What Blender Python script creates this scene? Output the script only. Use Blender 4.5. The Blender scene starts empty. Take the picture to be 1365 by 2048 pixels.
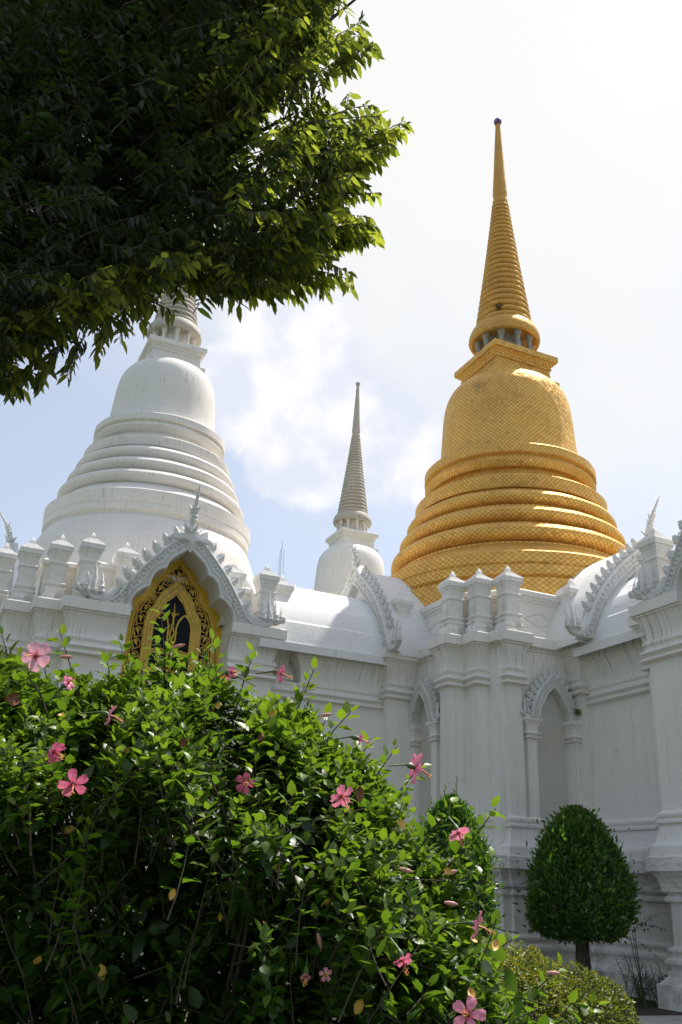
import bpy, bmesh, math, random
import numpy as np
from mathutils import Vector, Matrix
R_ = math.radians
sc = bpy.context.scene
COL = sc.collection

# ------------------------------------------------------------------ camera
HEAD, PITCH, ROLL, EYE = R_(24.0), R_(22.47), R_(2.62), 1.6
Fh = Vector((math.sin(HEAD), math.cos(HEAD), 0)); Rh = Vector((math.cos(HEAD), -math.sin(HEAD), 0)); Zu = Vector((0, 0, 1))
fw = Fh * math.cos(PITCH) + Zu * math.sin(PITCH); upv = -Fh * math.sin(PITCH) + Zu * math.cos(PITCH)
cx_ = Rh * math.cos(ROLL) + upv * math.sin(ROLL); cy_ = -Rh * math.sin(ROLL) + upv * math.cos(ROLL)
cd = bpy.data.cameras.new('camera'); cam = bpy.data.objects.new('camera', cd); COL.objects.link(cam)
cam.matrix_world = Matrix(((cx_.x, cy_.x, -fw.x, 0), (cx_.y, cy_.y, -fw.y, 0), (cx_.z, cy_.z, -fw.z, EYE), (0, 0, 0, 1)))
cd.sensor_fit = 'HORIZONTAL'; cd.sensor_width = 36; cd.lens = 1831 / 1365 * 36; cd.clip_end = 3000; cd.clip_start = .05
sc.camera = cam

# ------------------------------------------------------------------ light
SUN_AZ, SUN_EL = R_(68), R_(62)
sc.view_settings.view_transform = 'Standard'; sc.view_settings.look = 'None'; sc.view_settings.gamma = 1
sc.view_settings.exposure = 0.55
sdir = Vector((math.sin(SUN_AZ) * math.cos(SUN_EL), math.cos(SUN_AZ) * math.cos(SUN_EL), math.sin(SUN_EL)))
sl = bpy.data.lights.new('sun', 'SUN'); sl.energy = 3.8; sl.angle = R_(0.6); sl.color = (1, .95, .87)
so = bpy.data.objects.new('sun', sl); COL.objects.link(so); so.location = sdir * 60
so.rotation_euler = (-sdir).to_track_quat('-Z', 'Y').to_euler()

W = bpy.data.worlds.new('World'); sc.world = W; W.use_nodes = True
nt = W.node_tree; nt.nodes.clear()
def N(t, **k):
    n = nt.nodes.new(t)
    for a, b in k.items(): setattr(n, a, b)
    return n
def pxdir(px, py):
    x, y = px - 682.5, py - 1024
    u = x * math.cos(ROLL) + y * math.sin(ROLL); v = -x * math.sin(ROLL) + y * math.cos(ROLL)
    return (fw * 1831 + Rh * u - upv * v).normalized()
sky = N('ShaderNodeTexSky', sky_type='NISHITA', sun_disc=False, sun_elevation=SUN_EL, sun_rotation=SUN_AZ, dust_density=2.0, air_density=1.0, ozone_density=1.0)
tc = N('ShaderNodeTexCoord')
def math_(op, a, b=None, c=None, clamp=False):
    n = N('ShaderNodeMath', operation=op); n.use_clamp = clamp
    for i, q in enumerate((a, b, c)):
        if q is None: continue
        if isinstance(q, (int, float)): n.inputs[i].default_value = q
        else: nt.links.new(q, n.inputs[i])
    return n.outputs[0]
def ss(v, a, b):
    n = N('ShaderNodeMapRange', interpolation_type='SMOOTHSTEP'); nt.links.new(v, n.inputs[0])
    n.inputs[1].default_value = a; n.inputs[2].default_value = b; return n.outputs[0]
def dotd(d, vec):
    n = N('ShaderNodeVectorMath', operation='DOT_PRODUCT'); nt.links.new(vec, n.inputs[0]); n.inputs[1].default_value = d; return n.outputs['Value']
gen = tc.outputs['Generated']
nz = N('ShaderNodeTexNoise'); nz.inputs['Scale'].default_value = 9; nz.inputs['Detail'].default_value = 7; nz.inputs['Roughness'].default_value = .62; nz.inputs['Distortion'].default_value = .35
nt.links.new(gen, nz.inputs['Vector'])
nz2 = N('ShaderNodeTexNoise'); nz2.inputs['Scale'].default_value = 3.0; nz2.inputs['Detail'].default_value = 5
nt.links.new(gen, nz2.inputs['Vector'])
# thin bright veil, thicker towards the sun
dvs = dotd(pxdir(1150, 200), gen)
veil = ss(math_('ADD', dvs, math_('MULTIPLY', math_('SUBTRACT', nz2.outputs[0], .5), .16)), .84, 1.0)
veil = math_('MULTIPLY_ADD', veil, .68, .30)
# cumulus bank
puff = None
for (px, py, rad) in ((575, 770, 4.4), (500, 790, 3.2), (640, 850, 4.2), (745, 890, 3.4), (840, 905, 2.6), (555, 925, 1.8), (445, 765, 2.2)):
    d = dotd(pxdir(px, py), gen)
    a = ss(d, math.cos(R_(rad * 1.7)), math.cos(R_(rad * .1)))
    puff = a if puff is None else math_('MAXIMUM', puff, a)
pn = math_('ADD', puff, math_('MULTIPLY', math_('SUBTRACT', nz.outputs[0], .5), 2.4))
cl = ss(pn, .34, .86)
cl = math_('MULTIPLY', cl, ss(puff, 0.0, .55))
nzc = N('ShaderNodeTexNoise'); nzc.inputs['Scale'].default_value = 14; nzc.inputs['Detail'].default_value = 4
nt.links.new(gen, nzc.inputs['Vector'])
mixv = N('ShaderNodeMix', data_type='RGBA'); nt.links.new(veil, mixv.inputs['Factor'])
nt.links.new(sky.outputs[0], mixv.inputs['A']); mixv.inputs['B'].default_value = (5.5, 5.52, 5.40, 1)
ccol = N('ShaderNodeMix', data_type='RGBA'); nt.links.new(ss(nzc.outputs[0], .38, .66), ccol.inputs['Factor'])
ccol.inputs['A'].default_value = (4.6, 4.8, 5.5, 1); ccol.inputs['B'].default_value = (6.2, 6.15, 6.1, 1)
mixc = N('ShaderNodeMix', data_type='RGBA'); nt.links.new(math_('MULTIPLY', cl, .92), mixc.inputs['Factor'])
nt.links.new(mixv.outputs['Result'], mixc.inputs['A']); nt.links.new(ccol.outputs['Result'], mixc.inputs['B'])
bg = N('ShaderNodeBackground'); bg.inputs['Strength'].default_value = .12
nt.links.new(mixc.outputs['Result'], bg.inputs['Color'])
wo = N('ShaderNodeOutputWorld'); nt.links.new(bg.outputs[0], wo.inputs[0])

# ------------------------------------------------------------------ materials
class MT:
    def __init__(s, name):
        s.m = bpy.data.materials.new(name); s.m.use_nodes = True; s.t = s.m.node_tree; s.t.nodes.clear()
        s.out = s.n('ShaderNodeOutputMaterial'); s.p = s.n('ShaderNodeBsdfPrincipled'); s.l(s.p.outputs[0], s.out.inputs[0])
    def n(s, t, **k):
        n = s.t.nodes.new(t)
        for a, b in k.items(): setattr(n, a, b)
        return n
    def l(s, a, b): s.t.links.new(a, b)
    def coord(s, scale=(1, 1, 1), src='Object', rot=(0, 0, 0)):
        c = s.n('ShaderNodeTexCoord'); m = s.n('ShaderNodeMapping'); m.inputs['Scale'].default_value = scale; m.inputs['Rotation'].default_value = rot
        s.l(c.outputs[src], m.inputs[0]); return m.outputs[0]
    def noise(s, vec, scale, detail=4, rough=.5):
        n = s.n('ShaderNodeTexNoise'); n.inputs['Scale'].default_value = scale; n.inputs['Detail'].default_value = detail; n.inputs['Roughness'].default_value = rough
        s.l(vec, n.inputs['Vector']); return n.outputs[0]
    def ramp(s, v, a, b, lo=0., hi=1.):
        n = s.n('ShaderNodeMapRange', interpolation_type='SMOOTHSTEP'); s.l(v, n.inputs[0])
        for i, q in zip((1, 2, 3, 4), (a, b, lo, hi)): n.inputs[i].default_value = q
        return n.outputs[0]
    def mul(s, a, b, op='MULTIPLY'):
        n = s.n('ShaderNodeMath', operation=op)
        for i, q in enumerate((a, b)):
            if isinstance(q, (int, float)): n.inputs[i].default_value = q
            else: s.l(q, n.inputs[i])
        return n.outputs[0]
    def mix(s, f, a, b):
        n = s.n('ShaderNodeMix', data_type='RGBA')
        for k, q in (('Factor', f), ('A', a), ('B', b)):
            if hasattr(q, 'is_linked'): s.l(q, n.inputs[k])
            elif k == 'Factor': n.inputs[k].default_value = q
            else: n.inputs[k].default_value = (*q, 1)
        return n.outputs['Result']
    def bump(s, h, strength=.3, dist=.01):
        b = s.n('ShaderNodeBump'); b.inputs['Strength'].default_value = strength; b.inputs['Distance'].default_value = dist
        s.l(h, b.inputs['Height']); s.l(b.outputs[0], s.p.inputs['Normal']); return b
    def col(s, c):
        if hasattr(c, 'is_linked'): s.l(c, s.p.inputs['Base Color'])
        else: s.p.inputs['Base Color'].default_value = (*c, 1)
    def rough(s, r): s.p.inputs['Roughness'].default_value = r

def plaster(name, base, warm, stain, streak=.5, crack=.25, mold=0):
    m = MT(name); g = m.coord(src='Object')
    a = m.noise(g, .9, 5, .6); c = m.mix(m.ramp(a, .35, .7), base, warm)
    b = m.noise(g, 5, 6, .65); c = m.mix(m.mul(m.ramp(b, .5, .8), .35), c, [x * .78 for x in base])
    def wallc(a, b):
        # distance along the wall face and height, so that runs of dirt follow the mouldings straight down
        if not mold: return m.coord((a, a, b))
        gn = m.n('ShaderNodeNewGeometry'); ab = m.n('ShaderNodeVectorMath', operation='ABSOLUTE'); m.l(gn.outputs['True Normal'], ab.inputs[0])
        s1 = m.n('ShaderNodeSeparateXYZ'); m.l(ab.outputs[0], s1.inputs[0]); s2 = m.n('ShaderNodeSeparateXYZ'); m.l(g, s2.inputs[0])
        w = m.mul(s1.outputs[0], s1.outputs[1], 'GREATER_THAN'); u = m.mul(m.mul(w, s2.outputs[1]), m.mul(m.mul(1.0, w, 'SUBTRACT'), s2.outputs[0]), 'ADD')
        cb = m.n('ShaderNodeCombineXYZ'); m.l(m.mul(u, a), cb.inputs[0]); m.l(m.mul(w, 31.7), cb.inputs[1]); m.l(m.mul(s2.outputs[2], b), cb.inputs[2]); return cb.outputs[0]
    st = m.noise(wallc(9, .35), 1.0, 6, .6)
    st2 = m.noise(g, .7, 3)
    f = m.mul(m.mul(m.ramp(st, .54, .74), m.ramp(st2, .4, .62)), streak)
    c = m.mix(f, c, stain)
    st3 = m.noise(wallc(26, .5), 1.0, 3, .6)
    f3 = m.mul(m.mul(m.ramp(st3, .60, .68), m.ramp(m.noise(g, 1.7, 2), .42, .55)), streak * .8)
    c = m.mix(f3, c, [x * .5 for x in stain])
    if mold:
        sx = m.n('ShaderNodeSeparateXYZ'); m.l(g, sx.inputs[0]); z = sx.outputs[2]
        st4 = m.noise(wallc(30, .6), 1.0, 3, .5); zz = m.mul(m.ramp(z, 5.95, 6.35), m.ramp(z, 6.74, 6.79, 1, 0))
        c = m.mix(m.mul(m.mul(m.mul(m.ramp(st4, .56, .64), zz), m.ramp(m.noise(g, 1.1, 3), .38, .55)), mold), c, [x * .55 for x in stain])
        lo = m.mul(m.ramp(z, .2, 1.0, 1, 0), m.ramp(m.noise(g, 2.5, 7, .7), .42, .62))
        c = m.mix(m.mul(lo, .45), c, (.16, .165, .12))
        nb = m.noise(m.coord((3, 3, 9)), 1.6, 6, .7); zz2 = m.mul(m.ramp(z, 1.66, 1.8), m.ramp(z, 2.4, 2.45, 1, 0))
        c = m.mix(m.mul(m.mul(m.ramp(nb, .48, .62), zz2), .35), c, (.17, .16, .13))
    sp = m.noise(g, 34, 2); c = m.mix(m.mul(m.ramp(sp, .7, .78), .35), c, [x * .6 for x in stain])
    # hairline cracks
    vo = m.n('ShaderNodeTexVoronoi', feature='DISTANCE_TO_EDGE'); vo.inputs['Scale'].default_value = .55
    wv = m.n('ShaderNodeVectorMath', operation='ADD'); dn = m.n('ShaderNodeTexNoise'); dn.inputs['Scale'].default_value = 2.2; dn.inputs['Detail'].default_value = 6
    m.l(g, dn.inputs['Vector']); m.l(g, wv.inputs[0]); m.l(dn.outputs['Color'], wv.inputs[1]); m.l(wv.outputs[0], vo.inputs['Vector'])
    ck = m.mul(m.mul(m.ramp(vo.outputs['Distance'], 0.0, .006, 1, 0), m.ramp(m.noise(g, .8, 2), .5, .6)), crack)
    c = m.mix(ck, c, [x * .45 for x in stain])
    m.col(c); m.rough(.72)
    b_ = m.bump(m.mul(m.noise(g, 14, 6, .6), m.noise(g, 2.5, 3), 'ADD'), .35, .014)
    if mold:
        bv = m.n('ShaderNodeBevel'); bv.samples = 3; bv.inputs[0].default_value = .018; m.l(bv.outputs[0], b_.inputs['Normal'])
    return m.m
WHITE = plaster('white_plaster', (.87, .845, .80), (.84, .805, .75), (.34, .31, .25), .3, mold=.6)
ROOFW = plaster('white_roof_plaster', (.85, .845, .825), (.82, .80, .77), (.45, .43, .38), .3)
ORN = plaster('white_ornament_plaster', (.74, .745, .73), (.69, .68, .64), (.30, .29, .25), .5)
BELLW = plaster('white_stupa_plaster', (.84, .805, .76), (.80, .755, .70), (.42, .35, .28), .5)
SPIREW = plaster('weathered_spire_plaster', (.58, .53, .46), (.50, .45, .38), (.16, .14, .11), .9)
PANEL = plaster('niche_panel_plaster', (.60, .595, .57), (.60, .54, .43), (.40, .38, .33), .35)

def gold_tile(name, size, tone=(.88, .53, .125), grout=.55, metal=.66):
    m = MT(name); uv = m.coord((1 / size, 1 / size, 1), 'UV', (0, 0, R_(45)))
    vo = m.n('ShaderNodeTexVoronoi', distance='CHEBYCHEV'); vo.inputs['Scale'].default_value = 1; vo.inputs['Randomness'].default_value = 0
    m.l(uv, vo.inputs['Vector'])
    sep = m.n('ShaderNodeSeparateColor'); m.l(vo.outputs['Color'], sep.inputs[0])
    edge = m.ramp(vo.outputs['Distance'], .40, .48)
    g = m.coord(src='Object')
    big = m.noise(g, .9, 7, .65)
    c = m.mix(m.ramp(big, .35, .7), tone, [tone[0] * .84, tone[1] * .80, tone[2] * .85])
    c = m.mix(m.mul(m.ramp(sep.outputs[0], 0, 1), .35), c, (tone[0] * 1.12, tone[1] * 1.22, tone[2] * 1.9))
    c = m.mix(m.mul(m.ramp(sep.outputs[1], .95, .97), .25), c, (.30, .17, .05))
    gr = m.noise(g, 2.2, 7, .65); c = m.mix(m.mul(m.ramp(gr, .56, .74), .28), c, (.30, .18, .06))
    c = m.mix(m.mul(edge, grout), c, (.17, .09, .02))
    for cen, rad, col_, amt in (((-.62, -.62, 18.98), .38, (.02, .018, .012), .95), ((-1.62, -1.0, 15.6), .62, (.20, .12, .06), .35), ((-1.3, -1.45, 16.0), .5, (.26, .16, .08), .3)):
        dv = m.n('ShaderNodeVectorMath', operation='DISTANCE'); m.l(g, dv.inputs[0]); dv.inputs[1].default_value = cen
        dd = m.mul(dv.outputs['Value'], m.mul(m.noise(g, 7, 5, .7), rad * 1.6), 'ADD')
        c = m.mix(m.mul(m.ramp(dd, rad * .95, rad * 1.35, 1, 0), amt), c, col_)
    m.col(c)
    m.p.inputs['Metallic'].default_value = metal
    r = m.mul(m.mul(sep.outputs[2], .22), .44, 'ADD'); r = m.mul(r, m.mul(edge, .4), 'ADD'); m.l(r, m.p.inputs['Roughness'])
    # every tile is set a little askew
    geo = m.n('ShaderNodeNewGeometry'); sub = m.n('ShaderNodeVectorMath', operation='SUBTRACT'); m.l(vo.outputs['Color'], sub.inputs[0]); sub.inputs[1].default_value = (.5, .5, .5)
    scl = m.n('ShaderNodeVectorMath', operation='SCALE'); scl.inputs['Scale'].default_value = .28; m.l(sub.outputs[0], scl.inputs[0])
    ad = m.n('ShaderNodeVectorMath', operation='ADD'); m.l(geo.outputs['Normal'], ad.inputs[0]); m.l(scl.outputs[0], ad.inputs[1])
    nm = m.n('ShaderNodeVectorMath', operation='NORMALIZE'); m.l(ad.outputs[0], nm.inputs[0])
    b = m.bump(edge, .6, -.012); m.l(nm.outputs[0], b.inputs['Normal'])
    return m.m
GOLD = gold_tile('gold_mosaic', .092)
GOLDF = gold_tile('fine_gold_mosaic', .07, (.80, .46, .11), .6, .65)
def simple(name, c, rough=.5, metal=0, noise=.15, scale=8, bump=.2):
    m = MT(name); g = m.coord(); n = m.noise(g, scale, 5, .6)
    m.col(m.mix(m.mul(m.ramp(n, .3, .75), 1.0), c, [x * (1 - noise) for x in c])); m.rough(rough); m.p.inputs['Metallic'].default_value = metal
    m.bump(n, bump, .01); return m.m
GILT = simple('gilded_frame_paint', (.82, .52, .04), .45, .1, .3, 5)
GILTD = simple('gilded_tracery', (.84, .56, .10), .4, .15, .3, 9)
GLASS = simple('dark_window_glass', (.004, .007, .007), .12, 0, .5, 3, .05)
BLUE = simple('blue_glass', (.004, .01, .04), .3, 0, .5, 3, .05)
for _m in (GLASS, BLUE): [n_ for n_ in _m.node_tree.nodes if n_.type == 'BSDF_PRINCIPLED'][0].inputs['Specular IOR Level'].default_value = .12
AMETH = simple('amethyst_glass', (.22, .12, .30), .2, .2, .3, 6)
GREYC = simple('grey_concrete', (.42, .42, .40), .8, 0, .35, 6)
STEEL = simple('hazed_steel', (.6, .62, .65), .5, .5, .2)  # mast steel, distance haze put into the colour as a paler grey

def leafmat(name, dark, light, yellow, trans=.35, rough=.32, tr=(.35, .55, .05), spec=.5, tlit=.0):
    m = MT(name); at = m.n('ShaderNodeAttribute'); at.attribute_name = 'rnd'; r = at.outputs['Fac']
    at2 = m.n('ShaderNodeAttribute'); at2.attribute_name = 'tint'
    c = m.mix(m.ramp(r, 0, .9), dark, light); c = m.mix(m.ramp(at2.outputs['Fac'], 0, 1), c, yellow)
    n = m.noise(m.coord(), 60, 2); c = m.mix(m.mul(n, .25), c, [x * .6 for x in dark])
    m.col(c); m.rough(rough); m.p.inputs['Specular IOR Level'].default_value = spec
    t = m.n('ShaderNodeBsdfTranslucent'); tcx = m.mix(m.ramp(at2.outputs['Fac'], 0, 1), tr, [min(1, q * 1.0) for q in ((tr[0] * 5, tr[1] * 3, tr[2] * 3) if tlit else (tr[0] * 1.7, tr[1] * 1.4, tr[2] * 1.3))]); m.l(tcx, t.inputs[0])
    mx = m.n('ShaderNodeMixShader'); m.l(m.mul(m.mul(m.ramp(at2.outputs['Fac'], 0, 1), tlit), trans, 'ADD'), mx.inputs[0])
    m.l(m.p.outputs[0], mx.inputs[1]); m.l(t.outputs[0], mx.inputs[2]); m.l(mx.outputs[0], m.out.inputs[0])
    return m.m
HIB = leafmat('hibiscus_leaf', (.010, .035, .007), (.038, .092, .012), (.20, .29, .028), .33, .42, (.20, .38, .02))
TREEL = leafmat('tree_leaf', (.006, .015, .004), (.013, .034, .006), (.13, .16, .025), .22, .42, (.09, .17, .015), tlit=.42)  # near-black base and yellow edge tint put shade and backlight into the colour
TOPL = leafmat('topiary_leaf', (.022, .068, .014), (.06, .145, .022), (.13, .25, .03), .28, .38, (.18, .40, .03))
DURL = leafmat('golden_hedge_leaf', (.03, .07, .010), (.085, .14, .014), (.27, .30, .035), .3, .45, (.30, .34, .03))
WEED = leafmat('weed_leaf', (.02, .045, .015), (.045, .09, .025), (.07, .13, .03), .2, .45, (.12, .25, .03))
def barkmat(name, a, b):
    m = MT(name); g = m.coord((1, 1, .3)); n = m.noise(g, 18, 8, .7); m.col(m.mix(m.ramp(n, .3, .7), a, b)); m.rough(.85); m.bump(n, .8, .02); return m.m
BARK = barkmat('tree_bark', (.05, .035, .025), (.12, .09, .065))
TWIG = barkmat('twig_bark', (.03, .024, .014), (.08, .058, .032))
GRNST = simple('green_stem', (.07, .12, .03), .5)
def petalmat():
    m = MT('pink_petal'); at = m.n('ShaderNodeAttribute'); at.attribute_name = 'rnd'
    at2 = m.n('ShaderNodeAttribute'); at2.attribute_name = 'tint'
    c = m.mix(at.outputs['Fac'], (.88, .15, .33), (.90, .45, .57)); c = m.mix(m.ramp(at2.outputs['Fac'], .0, .45, 1, 0), c, (.62, .03, .10))
    v = m.noise(m.coord((1, 1, 1)), 90, 3); c = m.mix(m.mul(m.ramp(v, .5, .7), .25), c, (.9, .55, .62))
    m.col(c); m.rough(.5)
    t = m.n('ShaderNodeBsdfTranslucent'); m.l(c, t.inputs[0]); mx = m.n('ShaderNodeMixShader'); mx.inputs[0].default_value = .4
    m.l(m.p.outputs[0], mx.inputs[1]); m.l(t.outputs[0], mx.inputs[2]); m.l(mx.outputs[0], m.out.inputs[0]); return m.m
PETAL = petalmat()
STAM = simple('stamen_red', (.62, .10, .08), .5); POLL = simple('pollen_yellow', (.75, .5, .08), .6); BUDM = simple('bud_pink', (.55, .25, .22), .5)
DEADL = simple('yellowed_leaf', (.72, .42, .08), .5, 0, .4, 20); BROWNL = simple('withered_leaf', (.22, .08, .03), .7, 0, .4, 20)

# ------------------------------------------------------------------ mesh helpers
XF = [lambda p: p]
ORG = Vector((0, 0, 0))
class push:
    def __init__(s, fn): s.fn = fn
    def __enter__(s):
        prev = XF[-1]; fn = s.fn; XF.append(lambda p: prev(fn(p)))
    def __exit__(s, *a): XF.pop()
def tag(o, label=None, cat=None, group=None, kind=None):
    for k, v in (('label', label), ('category', cat), ('group', group), ('kind', kind)):
        if v: o[k] = v
    return o
def thing(name, loc, label, cat, group=None):
    global ORG
    o = bpy.data.objects.new(name, None); COL.objects.link(o); o.empty_display_size = .3
    o.location = loc; ORG = Vector(loc); return tag(o, label, cat, group)
class MB:
    def __init__(s): s.v = []; s.f = []; s.uv = []
    def add(s, v, f, uv=None):
        o = len(s.v); s.v += [tuple(p) for p in v]; s.f += [tuple(i + o for i in q) for q in f]
        if uv: s.uv += uv
    def mesh(s, name, mat, angle=None, recalc=True, local=False):
        me = bpy.data.meshes.new(name)
        if local: vv = s.v
        else:
            fn = XF[-1]; vv = [Vector(fn(p)) - ORG for p in s.v]
        me.from_pydata(vv, [], s.f)
        if s.uv:
            ul = me.uv_layers.new(name='UVMap')
            flat = [c for fuv in s.uv for c in fuv]
            ul.data.foreach_set('uv', [x for c in flat for x in c])
        if recalc:
            bm = bmesh.new(); bm.from_mesh(me); bmesh.ops.recalc_face_normals(bm, faces=bm.faces); bm.to_mesh(me); bm.free()
        if angle is not None:
            me.polygons.foreach_set('use_smooth', [True] * len(me.polygons)); me.set_sharp_from_angle(angle=R_(angle))
        me.materials.append(mat); me.update(); return me
    def build(s, name, mat, parent=None, angle=None, recalc=True, label=None):
        me = s.mesh(name, mat, angle, recalc); o = bpy.data.objects.new(name, me); COL.objects.link(o)
        if parent: o.parent = parent
        if label: o['label'] = label
        return o
def inst(name, me, parent, pos, rz=0, s=1):
    o = bpy.data.objects.new(name, me); COL.objects.link(o); o.parent = parent
    o.location = Vector(XF[-1](pos)) - ORG; o.rotation_euler = (0, 0, rz); o.scale = (s, s, s); return o

def prism(mb, poly, zero, prof, cap=True):
    """poly: CCW plan of the shaft; zero: indices of edges that get no moulding; prof: list of (offset, z)"""
    n = len(poly); P = [Vector((p[0], p[1])) for p in poly]
    nr = []
    for i in range(n):
        d = (P[(i + 1) % n] - P[i]).normalized(); nr.append(Vector((d.y, -d.x)))
    rings = []
    for off, z in prof:
        ring = []
        for i in range(n):
            a, b = (i - 1) % n, i
            oa = 0 if a in zero else off; ob = 0 if b in zero else off
            na, nb = nr[a], nr[b]; det = na.x * nb.y - na.y * nb.x
            if abs(det) < 1e-6: q = P[i] + na * max(oa, ob)
            else:
                q = P[i] + Vector(((oa * nb.y - ob * na.y) / det, (na.x * ob - nb.x * oa) / det))
            ring.append((q.x, q.y, z))
        rings.append(ring)
    v = [p for r in rings for p in r]; f = []
    for k in range(len(rings) - 1):
        for i in range(n):
            j = (i + 1) % n; f.append((k * n + i, k * n + j, (k + 1) * n + j, (k + 1) * n + i))
    if cap: f.append(tuple(range((len(rings) - 1) * n, len(rings) * n)))
    mb.add(v, f)
def rect(x0, y0, x1, y1): return [(x0, y0), (x1, y0), (x1, y1), (x0, y1)]
def boxm(mb, x0, y0, z0, x1, y1, z1):
    prism(mb, rect(x0, y0, x1, y1), (), [(0, z0), (0, z1)]); n = len(mb.v); mb.f.append((n - 8, n - 7, n - 6, n - 5))
def lathe(mb, cx, cy, prof, seg=64, uvr=None, capb=False):
    v = []; f = []; uv = []; s = 0; arc = [0]
    for a, b in zip(prof, prof[1:]): s += math.hypot(a[0] - b[0], a[1] - b[1]); arc.append(s)
    for r, z in prof:
        for i in range(seg):
            t = 2 * math.pi * i / seg; q = r * (1 + .0035 * math.sin(3 * t + z * .7) + .0025 * math.sin(7 * t - z * 1.9) + .0015 * math.sin(13 * t + z * 3.1)); v.append((cx + q * math.cos(t), cy + q * math.sin(t), z))
    for k in range(len(prof) - 1):
        for i in range(seg):
            j = (i + 1) % seg; f.append((k * seg + i, k * seg + j, (k + 1) * seg + j, (k + 1) * seg + i))
            if uvr:
                u0 = 2 * math.pi * i / seg * uvr; u1 = 2 * math.pi * (i + 1) / seg * uvr
                uv.append([(u0, arc[k]), (u1, arc[k]), (u1, arc[k + 1]), (u0, arc[k + 1])])
    mb.add(v, f, uv or None)
def torus_pts(r, z0, z1, bulge, n=7):
    """half-round moulding between z0 and z1 on radius r"""
    return [(r + bulge * math.sin(math.pi * i / n), z0 + (z1 - z0) * (.5 - .5 * math.cos(math.pi * i / n))) for i in range(n + 1)]
def tube(mb, pts, rad, seg=6, closed=False):
    pts = [Vector(p) for p in pts]; n = len(pts); rads = rad if isinstance(rad, (list, tuple)) else [rad] * n
    v = []; f = []; prev = None
    for i, p in enumerate(pts):
        a = pts[(i - 1) % n] if (closed or i > 0) else p; b = pts[(i + 1) % n] if (closed or i < n - 1) else p
        d = (b - a); d = d.normalized() if d.length > 1e-9 else Vector((0, 0, 1))
        if prev is None: prev = d.orthogonal().normalized()
        x = (prev - d * prev.dot(d)); x = x.normalized() if x.length > 1e-6 else d.orthogonal().normalized(); prev = x; y = d.cross(x)
        for k in range(seg):
            t = 2 * math.pi * k / seg; v.append(p + (x * math.cos(t) + y * math.sin(t)) * rads[i])
    m = n if closed else n - 1
    for i in range(m):
        for k in range(seg):
            j = (k + 1) % seg; i2 = (i + 1) % n; f.append((i * seg + k, i * seg + j, i2 * seg + j, i2 * seg + k))
    if not closed: f.append(tuple(range(seg - 1, -1, -1))); f.append(tuple(range((n - 1) * seg, n * seg)))
    mb.add(v, f)
def resample(pts, n):
    L = [0]
    for a, b in zip(pts, pts[1:]): L.append(L[-1] + math.hypot(b[0] - a[0], b[1] - a[1]))
    out = []
    for i in range(n):
        t = L[-1] * i / (n - 1); k = 0
        while k < len(L) - 2 and L[k + 1] < t: k += 1
        u = (t - L[k]) / max(1e-9, L[k + 1] - L[k]); out.append((pts[k][0] + (pts[k + 1][0] - pts[k][0]) * u, pts[k][1] + (pts[k + 1][1] - pts[k][1]) * u))
    return out
def full(half): return [(-t, z) for t, z in half] + [(t, z) for t, z in reversed(half) if t > 1e-6]
def smooth(pts, it=2):
    for _ in range(it):
        o = [pts[0]]
        for a, b in zip(pts, pts[1:]): o += [(a[0] * .75 + b[0] * .25, a[1] * .75 + b[1] * .25), (a[0] * .25 + b[0] * .75, a[1] * .25 + b[1] * .75)]
        pts = o + [pts[-1]]
    return pts
def band(mb, A, B, y0, y1, n=49):
    """solid strip between two open curves (x,z), extruded y0..y1"""
    A = resample(A, n); B = resample(B, n)
    v = [(p[0], y0, p[1]) for p in A] + [(p[0], y0, p[1]) for p in B] + [(p[0], y1, p[1]) for p in A] + [(p[0], y1, p[1]) for p in B]; f = []
    for i in range(n - 1):
        f += [(i, i + 1, n + i + 1, n + i), (2 * n + i, 3 * n + i, 3 * n + i + 1, 2 * n + i + 1), (i, 2 * n + i, 2 * n + i + 1, i + 1), (n + i, n + i + 1, 3 * n + i + 1, 3 * n + i)]
    f += [(0, n, 3 * n, 2 * n), (n - 1, 3 * n - 1, 4 * n - 1, 2 * n - 1)]
    mb.add(v, f)
def panel(mb, A, z0, y, thick=.03):
    """filled shape under a curve down to z0"""
    n = len(A); v = [(p[0], y, p[1]) for p in A] + [(p[0], y, min(z0, p[1])) for p in A]
    v += [(a, y + thick, c) for a, b, c in v]; f = []
    for i in range(n - 1): f += [(i, i + 1, n + i + 1, n + i), (2 * n + i, 3 * n + i, 3 * n + i + 1, 2 * n + i + 1), (i, 2 * n + i, 2 * n + i + 1, i + 1)]
    mb.add(v, f)

# ------------------------------------------------------------------ profiles measured from the photograph
BASEP = [(.24, -.3), (.24, .37), (.20, .39), (.10, .50), (.10, .56), (.06, .60), (.06, .65), (.12, .69), (.12, .75), (.04, .81), (.04, .85), (.08, .88), (.08, .92), (0, .97),
         (0, 1.64), (.07, 1.67), (.07, 1.73), (.02, 1.77), (.02, 1.79), (.10, 1.82), (.10, 1.87), (.11, 1.95), (.14, 2.03), (.19, 2.10), (.20, 2.14), (.255, 2.145), (.255, 2.38), (.20, 2.40), (.19, 2.56),
         (.16, 2.61), (.13, 2.62), (.09, 2.72), (.05, 2.90), (.05, 2.93), (.09, 2.95), (.09, 3.00), (.03, 3.03), (.07, 3.07), (.07, 3.12), (0, 3.17)]
TOPP = [(0, 5.86), (.11, 5.885), (.11, 5.905), (.04, 5.97), (.04, 5.99), (.125, 6.02), (.125, 6.045), (.03, 6.11), (.03, 6.16), (.07, 6.19), (.07, 6.24), (.02, 6.28), (.025, 6.38), (.05, 6.50), (.09, 6.62), (.13, 6.70), (.15, 6.73),
        (.175, 6.735), (.175, 6.775), (.215, 6.78), (.215, 7.0), (.18, 7.02)]
PIER = BASEP + TOPP
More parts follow.
